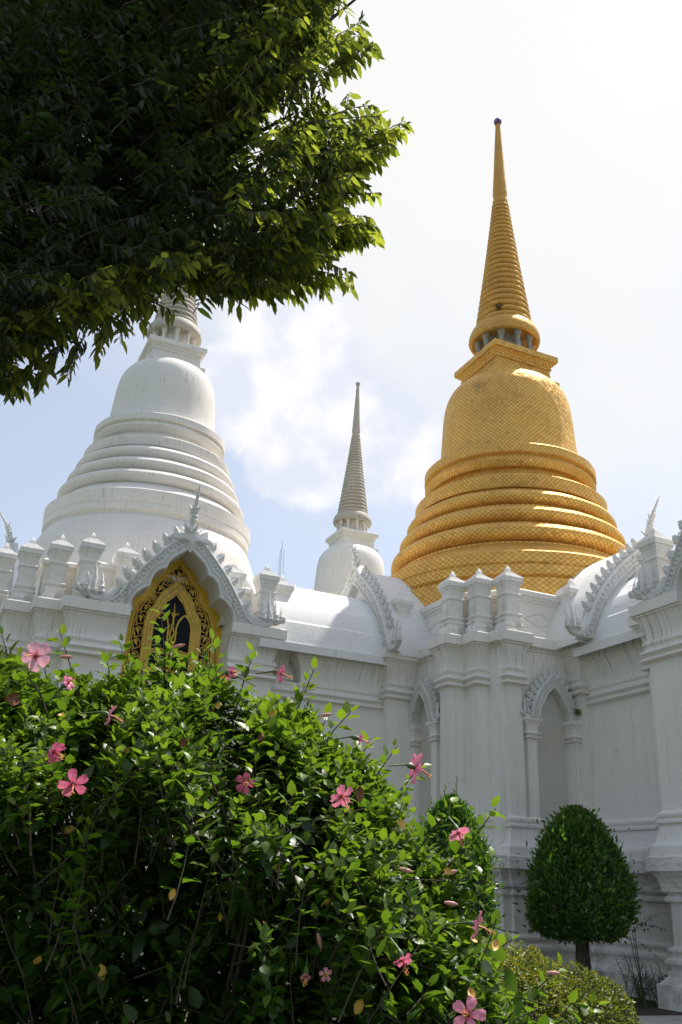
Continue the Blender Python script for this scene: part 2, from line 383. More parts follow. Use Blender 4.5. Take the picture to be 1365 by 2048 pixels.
ARM = BASEP + [(o, z - .3) for o, z in TOPP]
PILA = BASEP + [(o, z - .07) for o, z in TOPP]
PLAIN = BASEP[:27] + [(.0, 2.40), (0, 6.68), (.03, 6.70), (.03, 6.74), (.06, 6.745), (.06, 6.775), (.12, 6.78), (.12, 7.0), (.09, 7.02)]

def merlon_mesh():
    mb = MB(); pr = [(.275, 0), (.275, .11), (.24, .13), (.24, .18), (.20, .27), (.20, .30), (.225, .32), (.225, .35), (.185, .38), (.185, .41), (.215, .43), (.215, .46), (.175, .49), (.175, .88), (.205, .90), (.205, .93), (.175, .96), (.18, 1.02),
                     (.20, 1.12), (.225, 1.16), (.225, 1.19), (.245, 1.20), (.25, 1.31), (.235, 1.345), (.215, 1.355), (.21, 1.375), (.175, 1.39), (.17, 1.41), (.135, 1.425), (.13, 1.445), (.095, 1.46), (.09, 1.485), (.05, 1.50), (.055, 1.54), (.035, 1.59), (.006, 1.64)]
    prism(mb, rect(-.001, -.001, .001, .001), (), pr); return mb.mesh('merlon', WHITE, None, True, True)
MERLON = merlon_mesh()

# ------------------------------------------------------------------ carved ornament
def leaf_crest(parent, base, ang, h, w, d, mat=ORN):
    """serrated flame leaf standing on a gable's edge (local x,z plane, depth y)"""
    half = [(.18, 0), (.46, .14), (.50, .30), (.36, .36), (.46, .50), (.40, .62), (.26, .62), (.30, .78), (.16, .84), (0, 1.0)]
    out = [(-a, b) for a, b in half[:-1]] + [half[-1]] + list(reversed(half[:-1]))
    ca, sa = math.cos(ang), math.sin(ang)
    def tr(a, b, c):
        a *= w; b *= h; a += .10 * h * b / h * b / max(h, .01) * 0
        return (base[0] + a * ca + b * sa, base[1] + c, base[2] - a * sa + b * ca)
    mb = MB(); v = [tr(a, b, d * .15 + .1 * d * abs(a)) for a, b in out]; n = len(v)
    v += [tr(a, b, d * .8) for a, b in out]; ridge = [tr(0, .05, -.35 * d), tr(0, .35, -.5 * d), tr(0, .65, -.3 * d), tr(0, .9, -.05 * d)]
    r0 = len(v); v += ridge; v.append(tr(0, .4, d * 1.15)); f = []
    def rid(b): return r0 + (0 if b < .2 else 1 if b < .5 else 2 if b < .8 else 3)
    for i in range(n - 1):
        ra, rb = rid(out[i][1]), rid(out[i + 1][1])
        f.append((i, i + 1, rb) if ra == rb else (i, i + 1, rb, ra)); f.append((i, n + i, n + i + 1, i + 1)); f.append((n + i, n + i + 1, r0 + 4))
    mb.add(v, f); return mb.build('leaf_crest', mat, parent)
def spindle(mb, path, r, ripple=.22, seg=8):
    """tapering serrated tongue following a path of 3-d points"""
    n = 15; P = [Vector(p) for p in path]; L = len(P) - 1; pts = []; rad = []
    for i in range(n):
        t = i / (n - 1); k = min(L - 1, int(t * L)); u = t * L - k; pts.append(P[k].lerp(P[k + 1], u))
        s = (math.sin(math.pi * min(1, .15 + t * 1.0) ** .75)) if t < 1 else .02
        rad.append(max(.006, r * max(.1, s) * (1 + ripple * (1 if i % 2 else -1)) * (1 - .25 * t)))
    tube(mb, pts, rad, seg)
def naga(parent, x, y, z, side, s=1.0, n=3, mat=ORN):
    """fan of crested serpent heads at a gable's foot; side=+1 fans to +x"""
    mb = MB()
    for k in range(n):
        dx = side * (.10 + .145 * k) * s; hh = (.62, .78, .60, .45, .35)[k] * s
        lean = side * (.03 * k) * s
        spindle(mb, [(x + dx * .7, y - .06 * s, z + .10 * s), (x + dx + lean, y - .12 * s, z + .22 * s), (x + dx, y - .09 * s, z + hh * .6), (x + dx + side * .02, y - .05 * s, z + hh), (x + dx - side * .01 * s, y - .04 * s, z + hh * 1.15)], .068 * s, .2)
    spine = [(x - side * .22 * s, y + .03, z + .34 * s), (x - side * .1 * s, y, z + .16 * s), (x + side * .08 * s, y - .03 * s, z + .08 * s), (x + side * .25 * s, y - .04 * s, z + .10 * s), (x + side * .42 * s, y - .03 * s, z + .24 * s)]
    tube(mb, spine, [.09 * s, .10 * s, .10 * s, .08 * s, .04 * s], 8)
    tube(mb, [(p[0], p[1] - .05 * s, p[2] - .05 * s) for p in spine], [.05 * s] * 5, 6)
    return mb.build('serpent_head', mat, parent, 50)
def finial(parent, x, y, z, h, lean=(0, 0), mat=ORN):
    mb = MB(); P = [(x, y, z), (x + lean[0] * .15, y + lean[1] * .15, z + h * .3), (x + lean[0] * .45, y + lean[1] * .45, z + h * .6), (x + lean[0], y + lean[1], z + h)]
    n = 22; V = [Vector(p) for p in P]; pts = []; rad = []
    for i in range(n):
        t = i / (n - 1); k = min(2, int(t * 3)); pts.append(V[k].lerp(V[k + 1], t * 3 - k)); b = .115 * (1 - t) ** .8 + .012; b *= (1.25 if t < .12 else .8 if t < .25 else 1.12 if t < .55 else 1)
        rad.append(b * (1.18 if i % 2 else .86) * h / 1.25)
    tube(mb, pts, rad, 8)
    for k in range(4):
        for j in range(5):
            a = 2 * math.pi * (j + .5 * (k % 2)) / 5; t = .06 + k * .17; i = int(t * (n - 1)); c = pts[i]; r = rad[i] * 1.1; hh = h * .15
            o = Vector((math.cos(a), math.sin(a) * .8, 0)); tw = Vector((-o.y, o.x, 0)) * r * .55
            v = [c + o * r * .8 - tw, c + o * r * .8 + tw, c + o * r * 1.5 + Vector((0, 0, hh)), c + o * r * 1.25 + Vector((0, 0, hh * .3)), c + o * r * .5 + Vector((0, 0, hh * .5))]
            mb.add(v, [(0, 1, 3), (1, 2, 3), (2, 0, 3), (0, 4, 1), (1, 4, 2), (2, 4, 0)])
    return mb.build('gable_finial', mat, parent, 35)
def gable(parent, inner, outer, y0, y1, ncr, crh, fin_h, lean, nag=1.0, nagn=3, name='gable_arch', star=False, detail=True):
    I = smooth(full(inner), 1) if len(inner) < 11 else full(inner); O = smooth(full(outer), 2)
    mb = MB(); band(mb, I, O, y0, y1, 97)
    Ir = resample(I, 97); Or = resample(O, 97)
    w = lambda f: [(a[0] * (1 - f) + b[0] * f, a[1] * (1 - f) + b[1] * f) for a, b in zip(Ir, Or)]
    wid = math.hypot(Ir[20][0] - Or[20][0], Ir[20][1] - Or[20][1])
    tube(mb, [(p[0], y0 - .01, p[1]) for p in w(.10)], wid * .09, 6)
    tube(mb, [(p[0], y0 - .005, p[1]) for p in w(.42)], wid * .06, 6)
    tube(mb, [(p[0], y0 - .01, p[1]) for p in w(.90)], wid * .09, 6)
    if detail:
        # twisted scrollwork and a row of beads carved into the band
        c1 = w(.66); n = len(c1)
        for i in range(1, n - 1, 2):
            p, q = c1[i], c1[i + 1]; d = Vector((q[0] - p[0], 0, q[1] - p[1])).normalized(); nn = Vector((-d.z, 0, d.x)); c = Vector((p[0], y0, p[1]))
            s = wid * .17; sg = 1 if i % 4 == 1 else -1
            v = [c - d * s + nn * s * .5 * sg, c - nn * s * .9 * sg, c + d * s * 1.1, c + nn * s * 1.0 * sg, c + Vector((0, -wid * .16, 0)) + nn * s * .2 * sg]
            mb.add(v, [(0, 1, 4), (1, 2, 4), (2, 3, 4), (3, 0, 4)])
        c2 = resample(w(.26), 120)
        for p in c2:
            r = wid * .045; v = [(p[0] - r, y0, p[1]), (p[0], y0, p[1] - r), (p[0] + r, y0, p[1]), (p[0], y0, p[1] + r), (p[0], y0 - r * 1.3, p[1])]; mb.add(v, [(0, 1, 4), (1, 2, 4), (2, 3, 4), (3, 0, 4)])
    if star:
        ap = outer[-1][1]
        for k, (sc_, dy) in enumerate(((1, -.03), (.72, -.06), (.45, -.09))):
            pts = [(0, -.62), (.16, -.36), (.52, -.32), (.46, -.22), (.20, -.12), (0, .02), (-.20, -.12), (-.46, -.22), (-.52, -.32), (-.16, -.36)]
            v = [(x * sc_, y0 + dy, ap - .27 + (z + .27) * sc_ * .9) for x, z in pts]; v += [(a, y0 + .02, c) for a, b, c in v]; m = len(pts)
            mb.add(v, [tuple(range(m))] + [(i, (i + 1) % m, m + (i + 1) % m, m + i) for i in range(m)])
    g = mb.build(name, ORN, parent, 30)
    C = resample(O, ncr * 2 + 3)
    for i in range(1, len(C) - 1):
        t = i / (len(C) - 1)
        if abs(t - .5) < .045 or t < .10 or t > .90: continue
        a, b = C[i - 1], C[i + 1]; ang = math.atan2(b[1] - a[1], b[0] - a[0]); nang = -ang * .72
        leaf_crest(g, (C[i][0], (y0 + min(y1, y0 + .2)) / 2 - .05, C[i][1] - crh * .12), nang, crh, crh * .66, .10 if crh > .2 else .06)
    finial(g, 0, (y0 + .06), outer[-1][1] - .12, fin_h, lean)
    f0 = O[0]
    naga(g, f0[0] + .02 * nag, y0 + .08, f0[1], -1, nag, nagn); naga(g, -f0[0] - .02 * nag, y0 + .08, f0[1], 1, nag, nagn)
    return g

# ------------------------------------------------------------------ stupa
def stupa(root, cx, cy, k, zf, mats, base=None, seg=96, low=None):
    """k: radius scale; zf: maps gold heights to this stupa's heights; drum, bell, block, collar, columns, ringed spire, shaft, ball"""
    dm, bmM, sm, cm = mats; low = low or [(3.98, 8.2), (3.98, 8.86), (3.88, 8.88), (3.84, 8.94), (3.90, 9.0), (3.90, 9.24), (3.80, 9.27), (3.84, 9.34)]
    P = lambda L: [(r * k, zf(z)) for r, z in L]
    drum = low + [(3.84, 9.60), (3.80, 9.64), (3.66, 9.68), (3.56, 9.80), (3.44, 9.92), (3.36, 9.98), (3.30, 10.0), (3.30, 10.06), (3.20, 10.08)]
    drum = ([(base[0], base[1])] if base else []) + drum
    drum += torus_pts(3.20, 10.09, 10.58, .30) + [(3.10, 10.59), (3.14, 10.61), (3.14, 10.66), (3.0, 10.69)]
    drum += torus_pts(2.98, 10.70, 11.15, .285) + [(2.88, 11.16), (2.94, 11.18), (2.94, 11.24), (2.80, 11.26)]
    drum += torus_pts(2.78, 11.27, 11.70, .265) + [(2.68, 11.71), (2.74, 11.73), (2.74, 11.78), (2.68, 11.80), (2.78, 11.82), (2.80, 11.86), (2.80, 12.18), (2.76, 12.22), (2.50, 12.25)]
    drum += [(2.36, 12.27), (2.36, 12.42), (2.26, 12.44), (2.26, 12.60), (2.40, 12.62), (2.49, 12.72), (2.525, 12.80), (2.48, 12.90), (2.42, 12.94), (2.42, 12.98), (2.50, 13.0), (2.54, 13.02), (2.54, 13.26), (2.50, 13.30), (2.2, 13.31)]
    mb = MB(); lathe(mb, cx, cy, P(drum), seg, 2.9 * k); mb.build('ringed_drum', dm, root, 28)
    bell = [(2.18, 13.30), (2.13, 13.42), (2.08, 13.7), (2.04, 14.1), (2.01, 14.6), (1.98, 15.05), (1.93, 15.45), (1.86, 15.76), (1.76, 15.99), (1.60, 16.20), (1.38, 16.37), (1.05, 16.50), (.6, 16.57), (.01, 16.60)]
    bell = smooth(bell, 2)
    mb = MB(); lathe(mb, cx, cy, P(bell), seg, 2.0 * k); mb.build('bell_dome', bmM, root, 40)
    # square block above the bell
    def sqr(L):
        mb = MB(); uv = []
        pr = [(r * k, zf(z)) for r, z in L]; prism(mb, rect(cx - .001, cy - .001, cx + .001, cy + .001), (), pr)
        arc = 0; mb.uv = []
        for i in range(len(pr) - 1):
            l = math.hypot(pr[i + 1][0] - pr[i][0], pr[i + 1][1] - pr[i][1])
            for e in range(4): r0, r1 = pr[i][0], pr[i + 1][0]; mb.uv.append([(-r0, arc), (r0, arc), (r1, arc + l), (-r1, arc + l)])
            arc += l
        mb.uv.append([(0, 0), (1, 0), (1, 1), (0, 1)]); return mb
    sqr([(1.17, 15.2), (1.17, 16.38), (1.10, 16.40), (1.0, 16.44), (.97, 16.84), (1.02, 16.86), (1.02, 16.92), (.99, 16.94), (1.06, 17.02), (1.11, 17.06), (1.11, 17.10), (1.17, 17.11), (1.17, 17.30), (1.13, 17.33), (.9, 17.34)]).build('square_block', bmM, root)
    # colonnade
    mb = MB(); lathe(mb, cx, cy, P([(.60, 17.3), (.60, 18.2)]), 32); mb.build('colonnade_core', cm[1], root, 40)
    cb = MB(); lathe(cb, 0, 0, [(.11 * k, 0), (.11 * k, .05 * k), (.085 * k, .08 * k), (.07 * k, .42 * k), (.08 * k, .58 * k), (.115 * k, .66 * k), (.13 * k, .80 * k)], 8)
    cme = cb.mesh('colonnade_column', cm[0], 40, True, True)
    for i in range(10):
        a = 2 * math.pi * (i + .35) / 10; inst('colonnade_column', cme, root, (cx + .84 * k * math.cos(a), cy + .84 * k * math.sin(a), zf(17.34)))
    col = [(.58, 18.16), (.92, 18.10), (1.04, 18.04), (1.11, 18.06), (1.14, 18.14), (1.12, 18.30), (1.06, 18.46), (.99, 18.56), (.96, 18.60), (.90, 18.62)]
    mb = MB(); lathe(mb, cx, cy, P(col), seg, 1.0 * k); mb.build('spire_collar', sm, root, 40)
    z = 18.62; rings = []; n = 25; tot = 23.72 - z; q = .985; h0 = tot * (1 - q) / (1 - q ** n)
    pts = []
    for i in range(n):
        h = h0 * q ** i; t = (z - 18.62) / tot; r = .90 * (1 - t) ** 1.05 * .745 + .235 if False else .235 + (.88 - .235) * (1 - t) ** 1.12
        pts += torus_pts(r * .93, z, z + h * .86, .055 + .05 * r, 5) + [(r * .90, z + h * .93)]; z += h
    mb = MB(); lathe(mb, cx, cy, P(pts), max(40, seg // 2), .62 * k); mb.build('ringed_spire', sm, root, 50)
    sh = [(.20, 23.70), (.255, 23.78), (.265, 23.86), (.22, 23.98), (.225, 24.05), (.25, 24.14), (.245, 24.3), (.21, 24.9), (.165, 25.8), (.115, 26.8), (.085, 27.3), (.10, 27.36), (.06, 27.4)]
    mb = MB(); lathe(mb, cx, cy, P(sh), 24, .3 * k); mb.build('spire_shaft', sm, root, 40)
    bl = [(max(.002, .145 * math.sin(math.pi * i / 10)), 27.53 - .145 * math.cos(math.pi * i / 10)) for i in range(11)]
    mb = MB(); lathe(mb, cx, cy, P(bl), 20); mb.build('finial_ball', cm[2], root, 80)

# ------------------------------------------------------------------ arches shared by the halls
IN_W = [(1.13, 6.99), (1.12, 7.15), (1.05, 7.32), (.92, 7.44), (.775, 7.50), (.775, 7.62), (.72, 7.80), (.61, 7.92), (.465, 7.97), (.44, 8.10), (.34, 8.24), (.20, 8.35), (.08, 8.44), (0, 8.55)]
OUT_W = [(1.72, 7.0), (1.50, 7.14), (1.36, 7.35), (1.25, 7.58), (1.05, 7.87), (.86, 8.12), (.68, 8.34), (.45, 8.58), (.24, 8.78), (0, 9.0)]
IN_G = [(1.78, 6.86), (1.68, 7.2), (1.52, 7.5), (1.22, 7.95), (.75, 8.45), (.28, 8.86), (0, 9.12)]
OUT_G = [(2.22, 6.86), (2.02, 7.2), (1.86, 7.62), (1.55, 8.15), (1.15, 8.62), (.72, 9.0), (.32, 9.32), (0, 9.75)]

def barrel(root, a0, a1, c, half, z0, axis, name='barrel_roof', thick=0):
    """vaulted roof running along axis from a0 to a1, centred on c; half: list (t,z)"""
    pr = full(half); n = len(pr); v = []; f = []
    for a in (a0, a1):
        for t, z in pr: v.append((a, c + t, z) if axis == 'x' else (c + t, a, z))
    for i in range(n - 1): f.append((i, i + 1, n + i + 1, n + i))
    f += [tuple(range(n)), tuple(range(2 * n - 1, n - 1, -1))]
    mb = MB(); mb.add(v, f); return mb.build(name, ROOFW, root, 25)
LOWR = [(1.98, 6.55), (1.98, 6.74), (1.92, 6.76), (1.86, 7.0), (1.76, 7.28), (1.70, 7.33), (1.62, 7.52), (1.45, 7.78), (1.40, 7.81), (1.22, 8.03), (.95, 8.28), (.90, 8.31), (.6, 8.5), (.3, 8.62), (0, 8.66)]
UPPR = [(2.12, 6.8), (2.08, 7.1), (1.95, 7.5), (1.72, 7.95), (1.68, 8.0), (1.4, 8.40), (1.05, 8.78), (1.0, 8.82), (.65, 9.15), (.3, 9.38), (0, 9.46)]

def niche(root, tw):
    """blind niche: two half columns, cusped arch, recessed panel. tw maps local (t, d, z) -> plan"""
    with push(tw):
        inn = [(.40, 5.30), (.38, 5.45), (.33, 5.58), (.26, 5.64), (.23, 5.74), (.15, 5.85), (.06, 5.93), (0, 6.0)]
        out = [(.64, 5.30), (.58, 5.52), (.49, 5.76), (.38, 5.94), (.22, 6.10), (.1, 6.20), (0, 6.32)]
        gable(root, inn, out, -.22, -.01, 7, .23, .42, (0, -.06), .5, 2, 'niche_arch')
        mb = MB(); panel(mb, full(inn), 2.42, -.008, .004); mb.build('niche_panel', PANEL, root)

# ------------------------------------------------------------------ setting
def sheet(name, pts, z, mat):
    me = bpy.data.meshes.new(name); me.from_pydata([(x, y, z) for x, y in pts], [], [tuple(range(len(pts)))]); me.materials.append(mat)
    o = bpy.data.objects.new(name, me); COL.objects.link(o); o['kind'] = 'structure'; return o
def groundmat(name, a, b, sc_, bump=.4, rough=.9):
    m = MT(name); g = m.coord(); n = m.noise(g, sc_, 8, .65); n2 = m.noise(g, sc_ * .12, 3)
    m.col(m.mix(m.ramp(m.mul(m.mul(n, .7), m.mul(n2, .3), 'ADD'), .35, .65), a, b)); m.rough(rough); m.bump(n, bump, .03); return m.m
sheet('ground', [(-900, -900), (900, -900), (900, 900), (-900, 900)], 0, groundmat('ground_lawn', (.05, .075, .025), (.09, .11, .04), 6))
PAVE = MT('paving'); _g = PAVE.coord(); _b = PAVE.n('ShaderNodeTexBrick'); _b.inputs['Scale'].default_value = 1; _b.inputs['Brick Width'].default_value = .6; _b.inputs['Row Height'].default_value = .6
_b.inputs['Mortar Size'].default_value = .008; _b.offset = 0; _b.inputs['Color1'].default_value = (.46, .44, .40, 1); _b.inputs['Color2'].default_value = (.50, .48, .44, 1); _b.inputs['Mortar'].default_value = (.16, .15, .13, 1)
PAVE.l(_g, _b.inputs['Vector']); _n = PAVE.noise(_g, 5, 7, .65); PAVE.col(PAVE.mix(PAVE.mul(PAVE.ramp(_n, .4, .75), .5), _b.outputs['Color'], (.22, .20, .17))); PAVE.rough(.85); PAVE.bump(_n, .2, .01)
sheet('pavement', [(9.2, -14), (13.2, -14), (13.2, 12.7), (10.0, 12.7), (9.2, 10.4)], .004, PAVE.m)
sheet('garden_bed', [(-.9, 3.05), (3.6, 2.6), (10.3, 10.4), (10.4, 12.62), (13.3, 12.62), (13.3, 16.5), (10.5, 19.3), (1.0, 19.3), (-9, 19.3)], .008, groundmat('garden_soil', (.035, .026, .018), (.08, .06, .04), 9))

# ------------------------------------------------------------------ golden hall
G = thing('golden_stupa_hall', (14.8, 20.9, 0), 'white cross-shaped shrine hall carrying the tall gold-tiled bell stupa', 'temple')
gx, gy = 14.8, 20.9
mb = MB(); prism(mb, [(10.68, 17.9), (10.68, 17.3), (11.2, 17.3), (11.2, 16.42), (18.95, 16.42), (18.95, 25.2), (10.68, 25.2)], (), PLAIN); mb.build('hall_wall', WHITE, G)
mb = MB(); prism(mb, [(10.51, 17.70), (10.51, 17.32), (10.93, 17.32), (10.93, 16.82), (11.38, 16.82), (11.38, 16.32), (11.74, 16.32), (11.74, 17.70)], (), PIER); mb.build('corner_pier', WHITE, G)
mb = MB(); prism(mb, rect(13.10, 16.03, 13.9, 17.0), (), PILA); mb.build('pilaster', WHITE, G)
mb = MB(); prism(mb, rect(9.88, 19.02, 10.8, 20.0), (), PILA); mb.build('pilaster', WHITE, G)
mb = MB(); prism(mb, rect(7.80, 19.32, 11.5, 22.45), (), ARM); mb.build('arm_wall', WHITE, G)
mb = MB(); prism(mb, rect(7.04, 19.40, 7.95, 19.95), (), ARM[:len(BASEP) + 11]); mb.build('arm_wall', WHITE, G)
mb = MB(); prism(mb, rect(7.45, 19.66, 7.92, 20.4), (), [(0, 5.2), (0, 6.5), (.04, 6.55), (.04, 6.74)]); mb.build('arm_wall', WHITE, G)
mb = MB(); prism(mb, rect(13.30, 12.6, 16.35, 17.2), (), ARM); mb.build('arm_wall', WHITE, G)
barrel(G, 6.6, 10.4, gy, LOWR, 0, 'x'); barrel(G, 9.98, 13.2, gy, UPPR, 0, 'x')
barrel(G, 11.6, 15.9, gx, LOWR, 0, 'y'); barrel(G, 15.5, 18.8, gx, UPPR, 0, 'y')
with push(lambda p: (gx + p[0], 15.28 + p[1], p[2])): gable(G, IN_G, OUT_G, 0, .26, 13, .25, .85, (0, -.45), .95, 3)
with push(lambda p: (9.78 + p[1], gy - p[0], p[2])): gable(G, IN_G, OUT_G, 0, .26, 13, .25, .85, (0, -.45), .95, 3)
for q in ((11.62, 16.56), (11.17, 17.06), (10.76, 17.56)): inst('merlon', MERLON, G, (q[0], q[1], 7.02))
for q in ((13.30, 16.42), (10.35, 19.35)): inst('merlon', MERLON, G, (q[0], q[1], 6.98))
# parapet with a sunk lozenge
PARA = [(.10, 7.0), (.10, 7.16), (.03, 7.24), (.0, 7.30), (0, 7.92), (.03, 7.94), (.03, 7.98), (.07, 8.0), (.07, 8.05), (.10, 8.06), (.10, 8.18), (.05, 8.22)]
mb = MB(); prism(mb, [(10.98, 17.75), (11.30, 17.5), (11.75, 17.0), (11.95, 16.72), (18.7, 16.72), (18.7, 25.0), (10.98, 25.0)], (), PARA)
def loz(a, b, nrm):
    a, b = Vector(a), Vector(b); m = (a + b) / 2; h = Vector((0, 0, .17)); r = .014
    for s in (-1, 1): tube(mb, [a + nrm, m + nrm + h * s, b + nrm], r, 4)
loz((12.15, 16.72, 7.55), (13.0, 16.72, 7.55), Vector((0, -.002, 0))); loz((10.98, 18.2, 7.55), (10.98, 19.1, 7.55), Vector((-.002, 0, 0)))
mb.build('parapet', WHITE, G)
# half columns of the two blind niches
COLP = BASEP + [(o_, z_ - .11) for o_, z_ in ((0, 4.86), (.06, 4.88), (.06, 4.90), (.01, 4.93), (.01, 4.95), (.065, 4.97), (.065, 4.99), (.02, 5.02), (.02, 5.06), (.03, 5.14), (.065, 5.22), (.085, 5.24), (.095, 5.25), (.095, 5.31), (.05, 5.33))]
for r in (rect(11.83, 16.30, 12.07, 16.50), rect(12.93, 16.14, 13.13, 16.50), rect(10.55, 18.90, 10.74, 19.12), rect(10.55, 17.92, 10.74, 18.16)):
    mb = MB(); prism(mb, r, (), COLP); mb.build('half_column', WHITE, G)
niche(G, lambda p: (12.50 + p[0], 16.42 + p[1], p[2] - .10)); niche(G, lambda p: (10.68 + p[1], 18.53 - p[0], p[2] - .10))
stupa(G, gx, gy, 1.0, lambda z: z, (GOLD, GOLD, GOLDF, (GREYC, GREYC, AMETH)), base=(3.98, 6.9), seg=128)

# ------------------------------------------------------------------ halls with the pointed gold window
def window_hall(name, org, label, xf, zf, k, stcx, stcy, lg):
    global ORG
    root = thing(name, org, label, 'temple')
    with push(xf):
        for x0, x1, z_ in ((2.5, 3.67, 1), (5.93, 7.02, 3)):
            mb = MB(); prism(mb, rect(x0, 19.15, x1, 19.75), (z_,), PIER); mb.build('front_pier', WHITE, root)
        mb = MB()
        poly = [(1.4, 28.2), (1.4, 20.15), (1.95, 20.15), (1.95, 19.6), (3.66, 19.6), (3.66, 20.0), (5.94, 20.0), (5.94, 19.6), (7.55, 19.6), (7.55, 20.15), (8.1, 20.15), (8.1, 28.2)]
        prism(mb, poly, (4, 5, 6), PIER); mb.build('hall_wall', WHITE, root)
        PAR = [(-.05, 7.0), (-.05, 7.95), (.0, 8.0), (.0, 8.10), (-.04, 8.14)]
        mb = MB(); prism(mb, rect(1.85, 20.2, 7.7, 28.0), (), PAR); mb.build('parapet', WHITE, root)
        mb = MB(); prism(mb, rect(2.55, 19.8, 7.05, 20.6), (), PAR); mb.build('parapet', WHITE, root)
        for q in ((2.72, 19.36), (6.78, 19.36), (2.14, 19.86), (7.35, 19.86), (1.58, 20.42), (7.93, 20.42), (3.55, 19.78), (6.1, 19.78), (1.1, 21.1)):
            inst('merlon', MERLON, root, (q[0], q[1], 6.98 if q[0] not in (3.55, 6.1) else 7.05))
        # set back walls of the transepts
        mb = MB(); prism(mb, rect(-1.6, 22.2, 2.0, 26.0), (), ARM); mb.build('arm_wall', WHITE, root)
        barrel(root, -1.8, 1.6, 24.05, LOWR, 0, 'x'); barrel(root, 1.45, 2.9, 24.05, UPPR, 0, 'x')
        with push(lambda p: (1.25 + p[1], 24.05 - p[0], p[2])): gable(root, IN_G, OUT_G, 0, .26, 13, .25, .85, (0, -.45), .95, 3)
        cw = 4.8
        with push(lambda p: (cw + p[0], p[1], p[2])):
            gable(root, IN_W, OUT_W, 18.98, 19.78, 8, .33, 1.12, (0, -.32), 1.05, 4, 'window_gable', star=True)
            # gilded surround, tracery and lights
            gr = [(.95, 2.42), (.95, 6.2), (.93, 6.9), (.88, 7.12), (.80, 7.32), (.70, 7.42), (.575, 7.56), (.55, 7.72), (.45, 7.90), (.31, 8.02), (.255, 8.14), (.13, 8.27), (0, 8.38)]
            og = [(1.16, 2.42), (1.16, 6.99), (1.14, 7.2), (1.07, 7.38), (.93, 7.5), (.80, 7.56), (.78, 7.68), (.72, 7.84), (.60, 7.96), (.48, 8.02), (.45, 8.14), (.35, 8.28), (.20, 8.40), (0, 8.60)]
            ia = [(.65, 2.42), (.65, 6.97), (.61, 7.17), (.48, 7.33), (.42, 7.50), (.33, 7.68), (.15, 7.84), (0, 8.0)]
            ga = [(.45, 2.42), (.45, 6.88), (.42, 7.05), (.30, 7.18), (.25, 7.34), (.18, 7.46), (.07, 7.56), (0, 7.66)]
            mb = MB(); band(mb, full(gr), full(og), 19.74, 19.86, 141); fr = mb.build('window_frame', GILT, root, 30)
            mb = MB(); tube(mb, [(p[0], 19.735, p[1]) for p in full(gr)], .028, 6); tube(mb, [(p[0] * .94, 19.76, p[1] - .03) for p in full(gr)], .014, 6); mb.build('frame_bead', GILTD, fr, 50)
            mb = MB(); panel(mb, full([(t + .02, z) for t, z in gr[:-1]] + [gr[-1]]), 2.42, 19.84, .02); mb.build('backing_panel', BLUE, fr)
            mb = MB(); band(mb, full(ga), full(ia), 19.76, 19.85, 121)
            for f_, rr in ((.2, .016), (.55, .02), (.95, .022)):
                A, B = resample(full(ga), 121), resample(full(ia), 121)
                tube(mb, [(a[0] * (1 - f_) + b[0] * f_, 19.755, a[1] * (1 - f_) + b[1] * f_) for a, b in zip(A, B)], rr, 6)
            ar = mb.build('inner_arch', GILTD, fr, 50)
            mb = MB(); panel(mb, full(ga), 2.42, 19.815, .015); mb.build('window_pane', GLASS, fr)
            # heart scrolls between the two arches
            A, B = smooth(full([(.95, 4.3)] + gr[1:]), 1), smooth(full([(.64, 4.3)] + ia[1:]), 1); A = resample(A, 400); B = resample(B, 400); NS = 29
            mb = MB()
            for i in range(NS):
                t = (i + .5) / NS; a = Vector((A[int(t * 399)][0], 0, A[int(t * 399)][1])); b = Vector((B[int(t * 399)][0], 0, B[int(t * 399)][1])); c = (a + b) / 2
                a2 = Vector((A[min(399, int(t * 399) + 6)][0], 0, A[min(399, int(t * 399) + 6)][1])); d = (a2 - a).normalized() if (a2 - a).length > 1e-6 else Vector((0, 0, 1))
                if t > .5: d = -d
                nn = (a - b).normalized(); L = .15; wd = (a - b).length * .46
                for s in (-1, 1):
                    pts = [c - d * L * .95, c - d * L * .3 + nn * s * wd * .55, c + d * L * .35 + nn * s * wd * .95, c + d * L * .9 + nn * s * wd * .75, c + d * L * .95 + nn * s * wd * .30, c + d * L * .55 + nn * s * wd * .22, c + d * L * .5 + nn * s * wd * .42]
                    pts = [(p.x, 19.785, p.z) for p in pts]
                    sm_ = pts
                    for _ in range(2):
                        o_ = [sm_[0]]
                        for p, q in zip(sm_, sm_[1:]): o_ += [tuple(p[j] * .75 + q[j] * .25 for j in range(3)), tuple(p[j] * .25 + q[j] * .75 for j in range(3))]
                        sm_ = o_ + [sm_[-1]]
                    tube(mb, sm_, .014, 5)
                for s in (-1, 0, 1):
                    e = c + d * L * .45; tip = e - d * L * .65 + nn * s * wd * .38; m2 = (e + tip) / 2 + nn * .018
                    tube(mb, [(e.x, 19.775, e.z), ((e.x + tip.x) / 2, 19.77, (e.z + tip.z) / 2), (tip.x, 19.78, tip.z)], [.010, .028, .006], 5)
                e = c + d * L * .62; tube(mb, [(e.x, 19.775, e.z - .02), (e.x, 19.77, e.z), (e.x, 19.775, e.z + .02)], [.008, .026, .008], 6)
            mb.build('heart_tracery', GILTD, fr, 60)
            # lancets and the trident ornament inside
            mb = MB()
            for s in (-1, 1):
                arc = [(s * .44, 6.32), (s * .44, 6.9), (s * .40, 7.05), (s * .30, 7.18), (s * .26, 7.20), (s * .22, 7.18), (s * .13, 7.05), (s * .09, 6.9), (s * .09, 6.62), (s * .05, 6.5), (s * .05, 5.9)]
                tube(mb, [(x, 19.79, z) for x, z in arc], .027, 6)
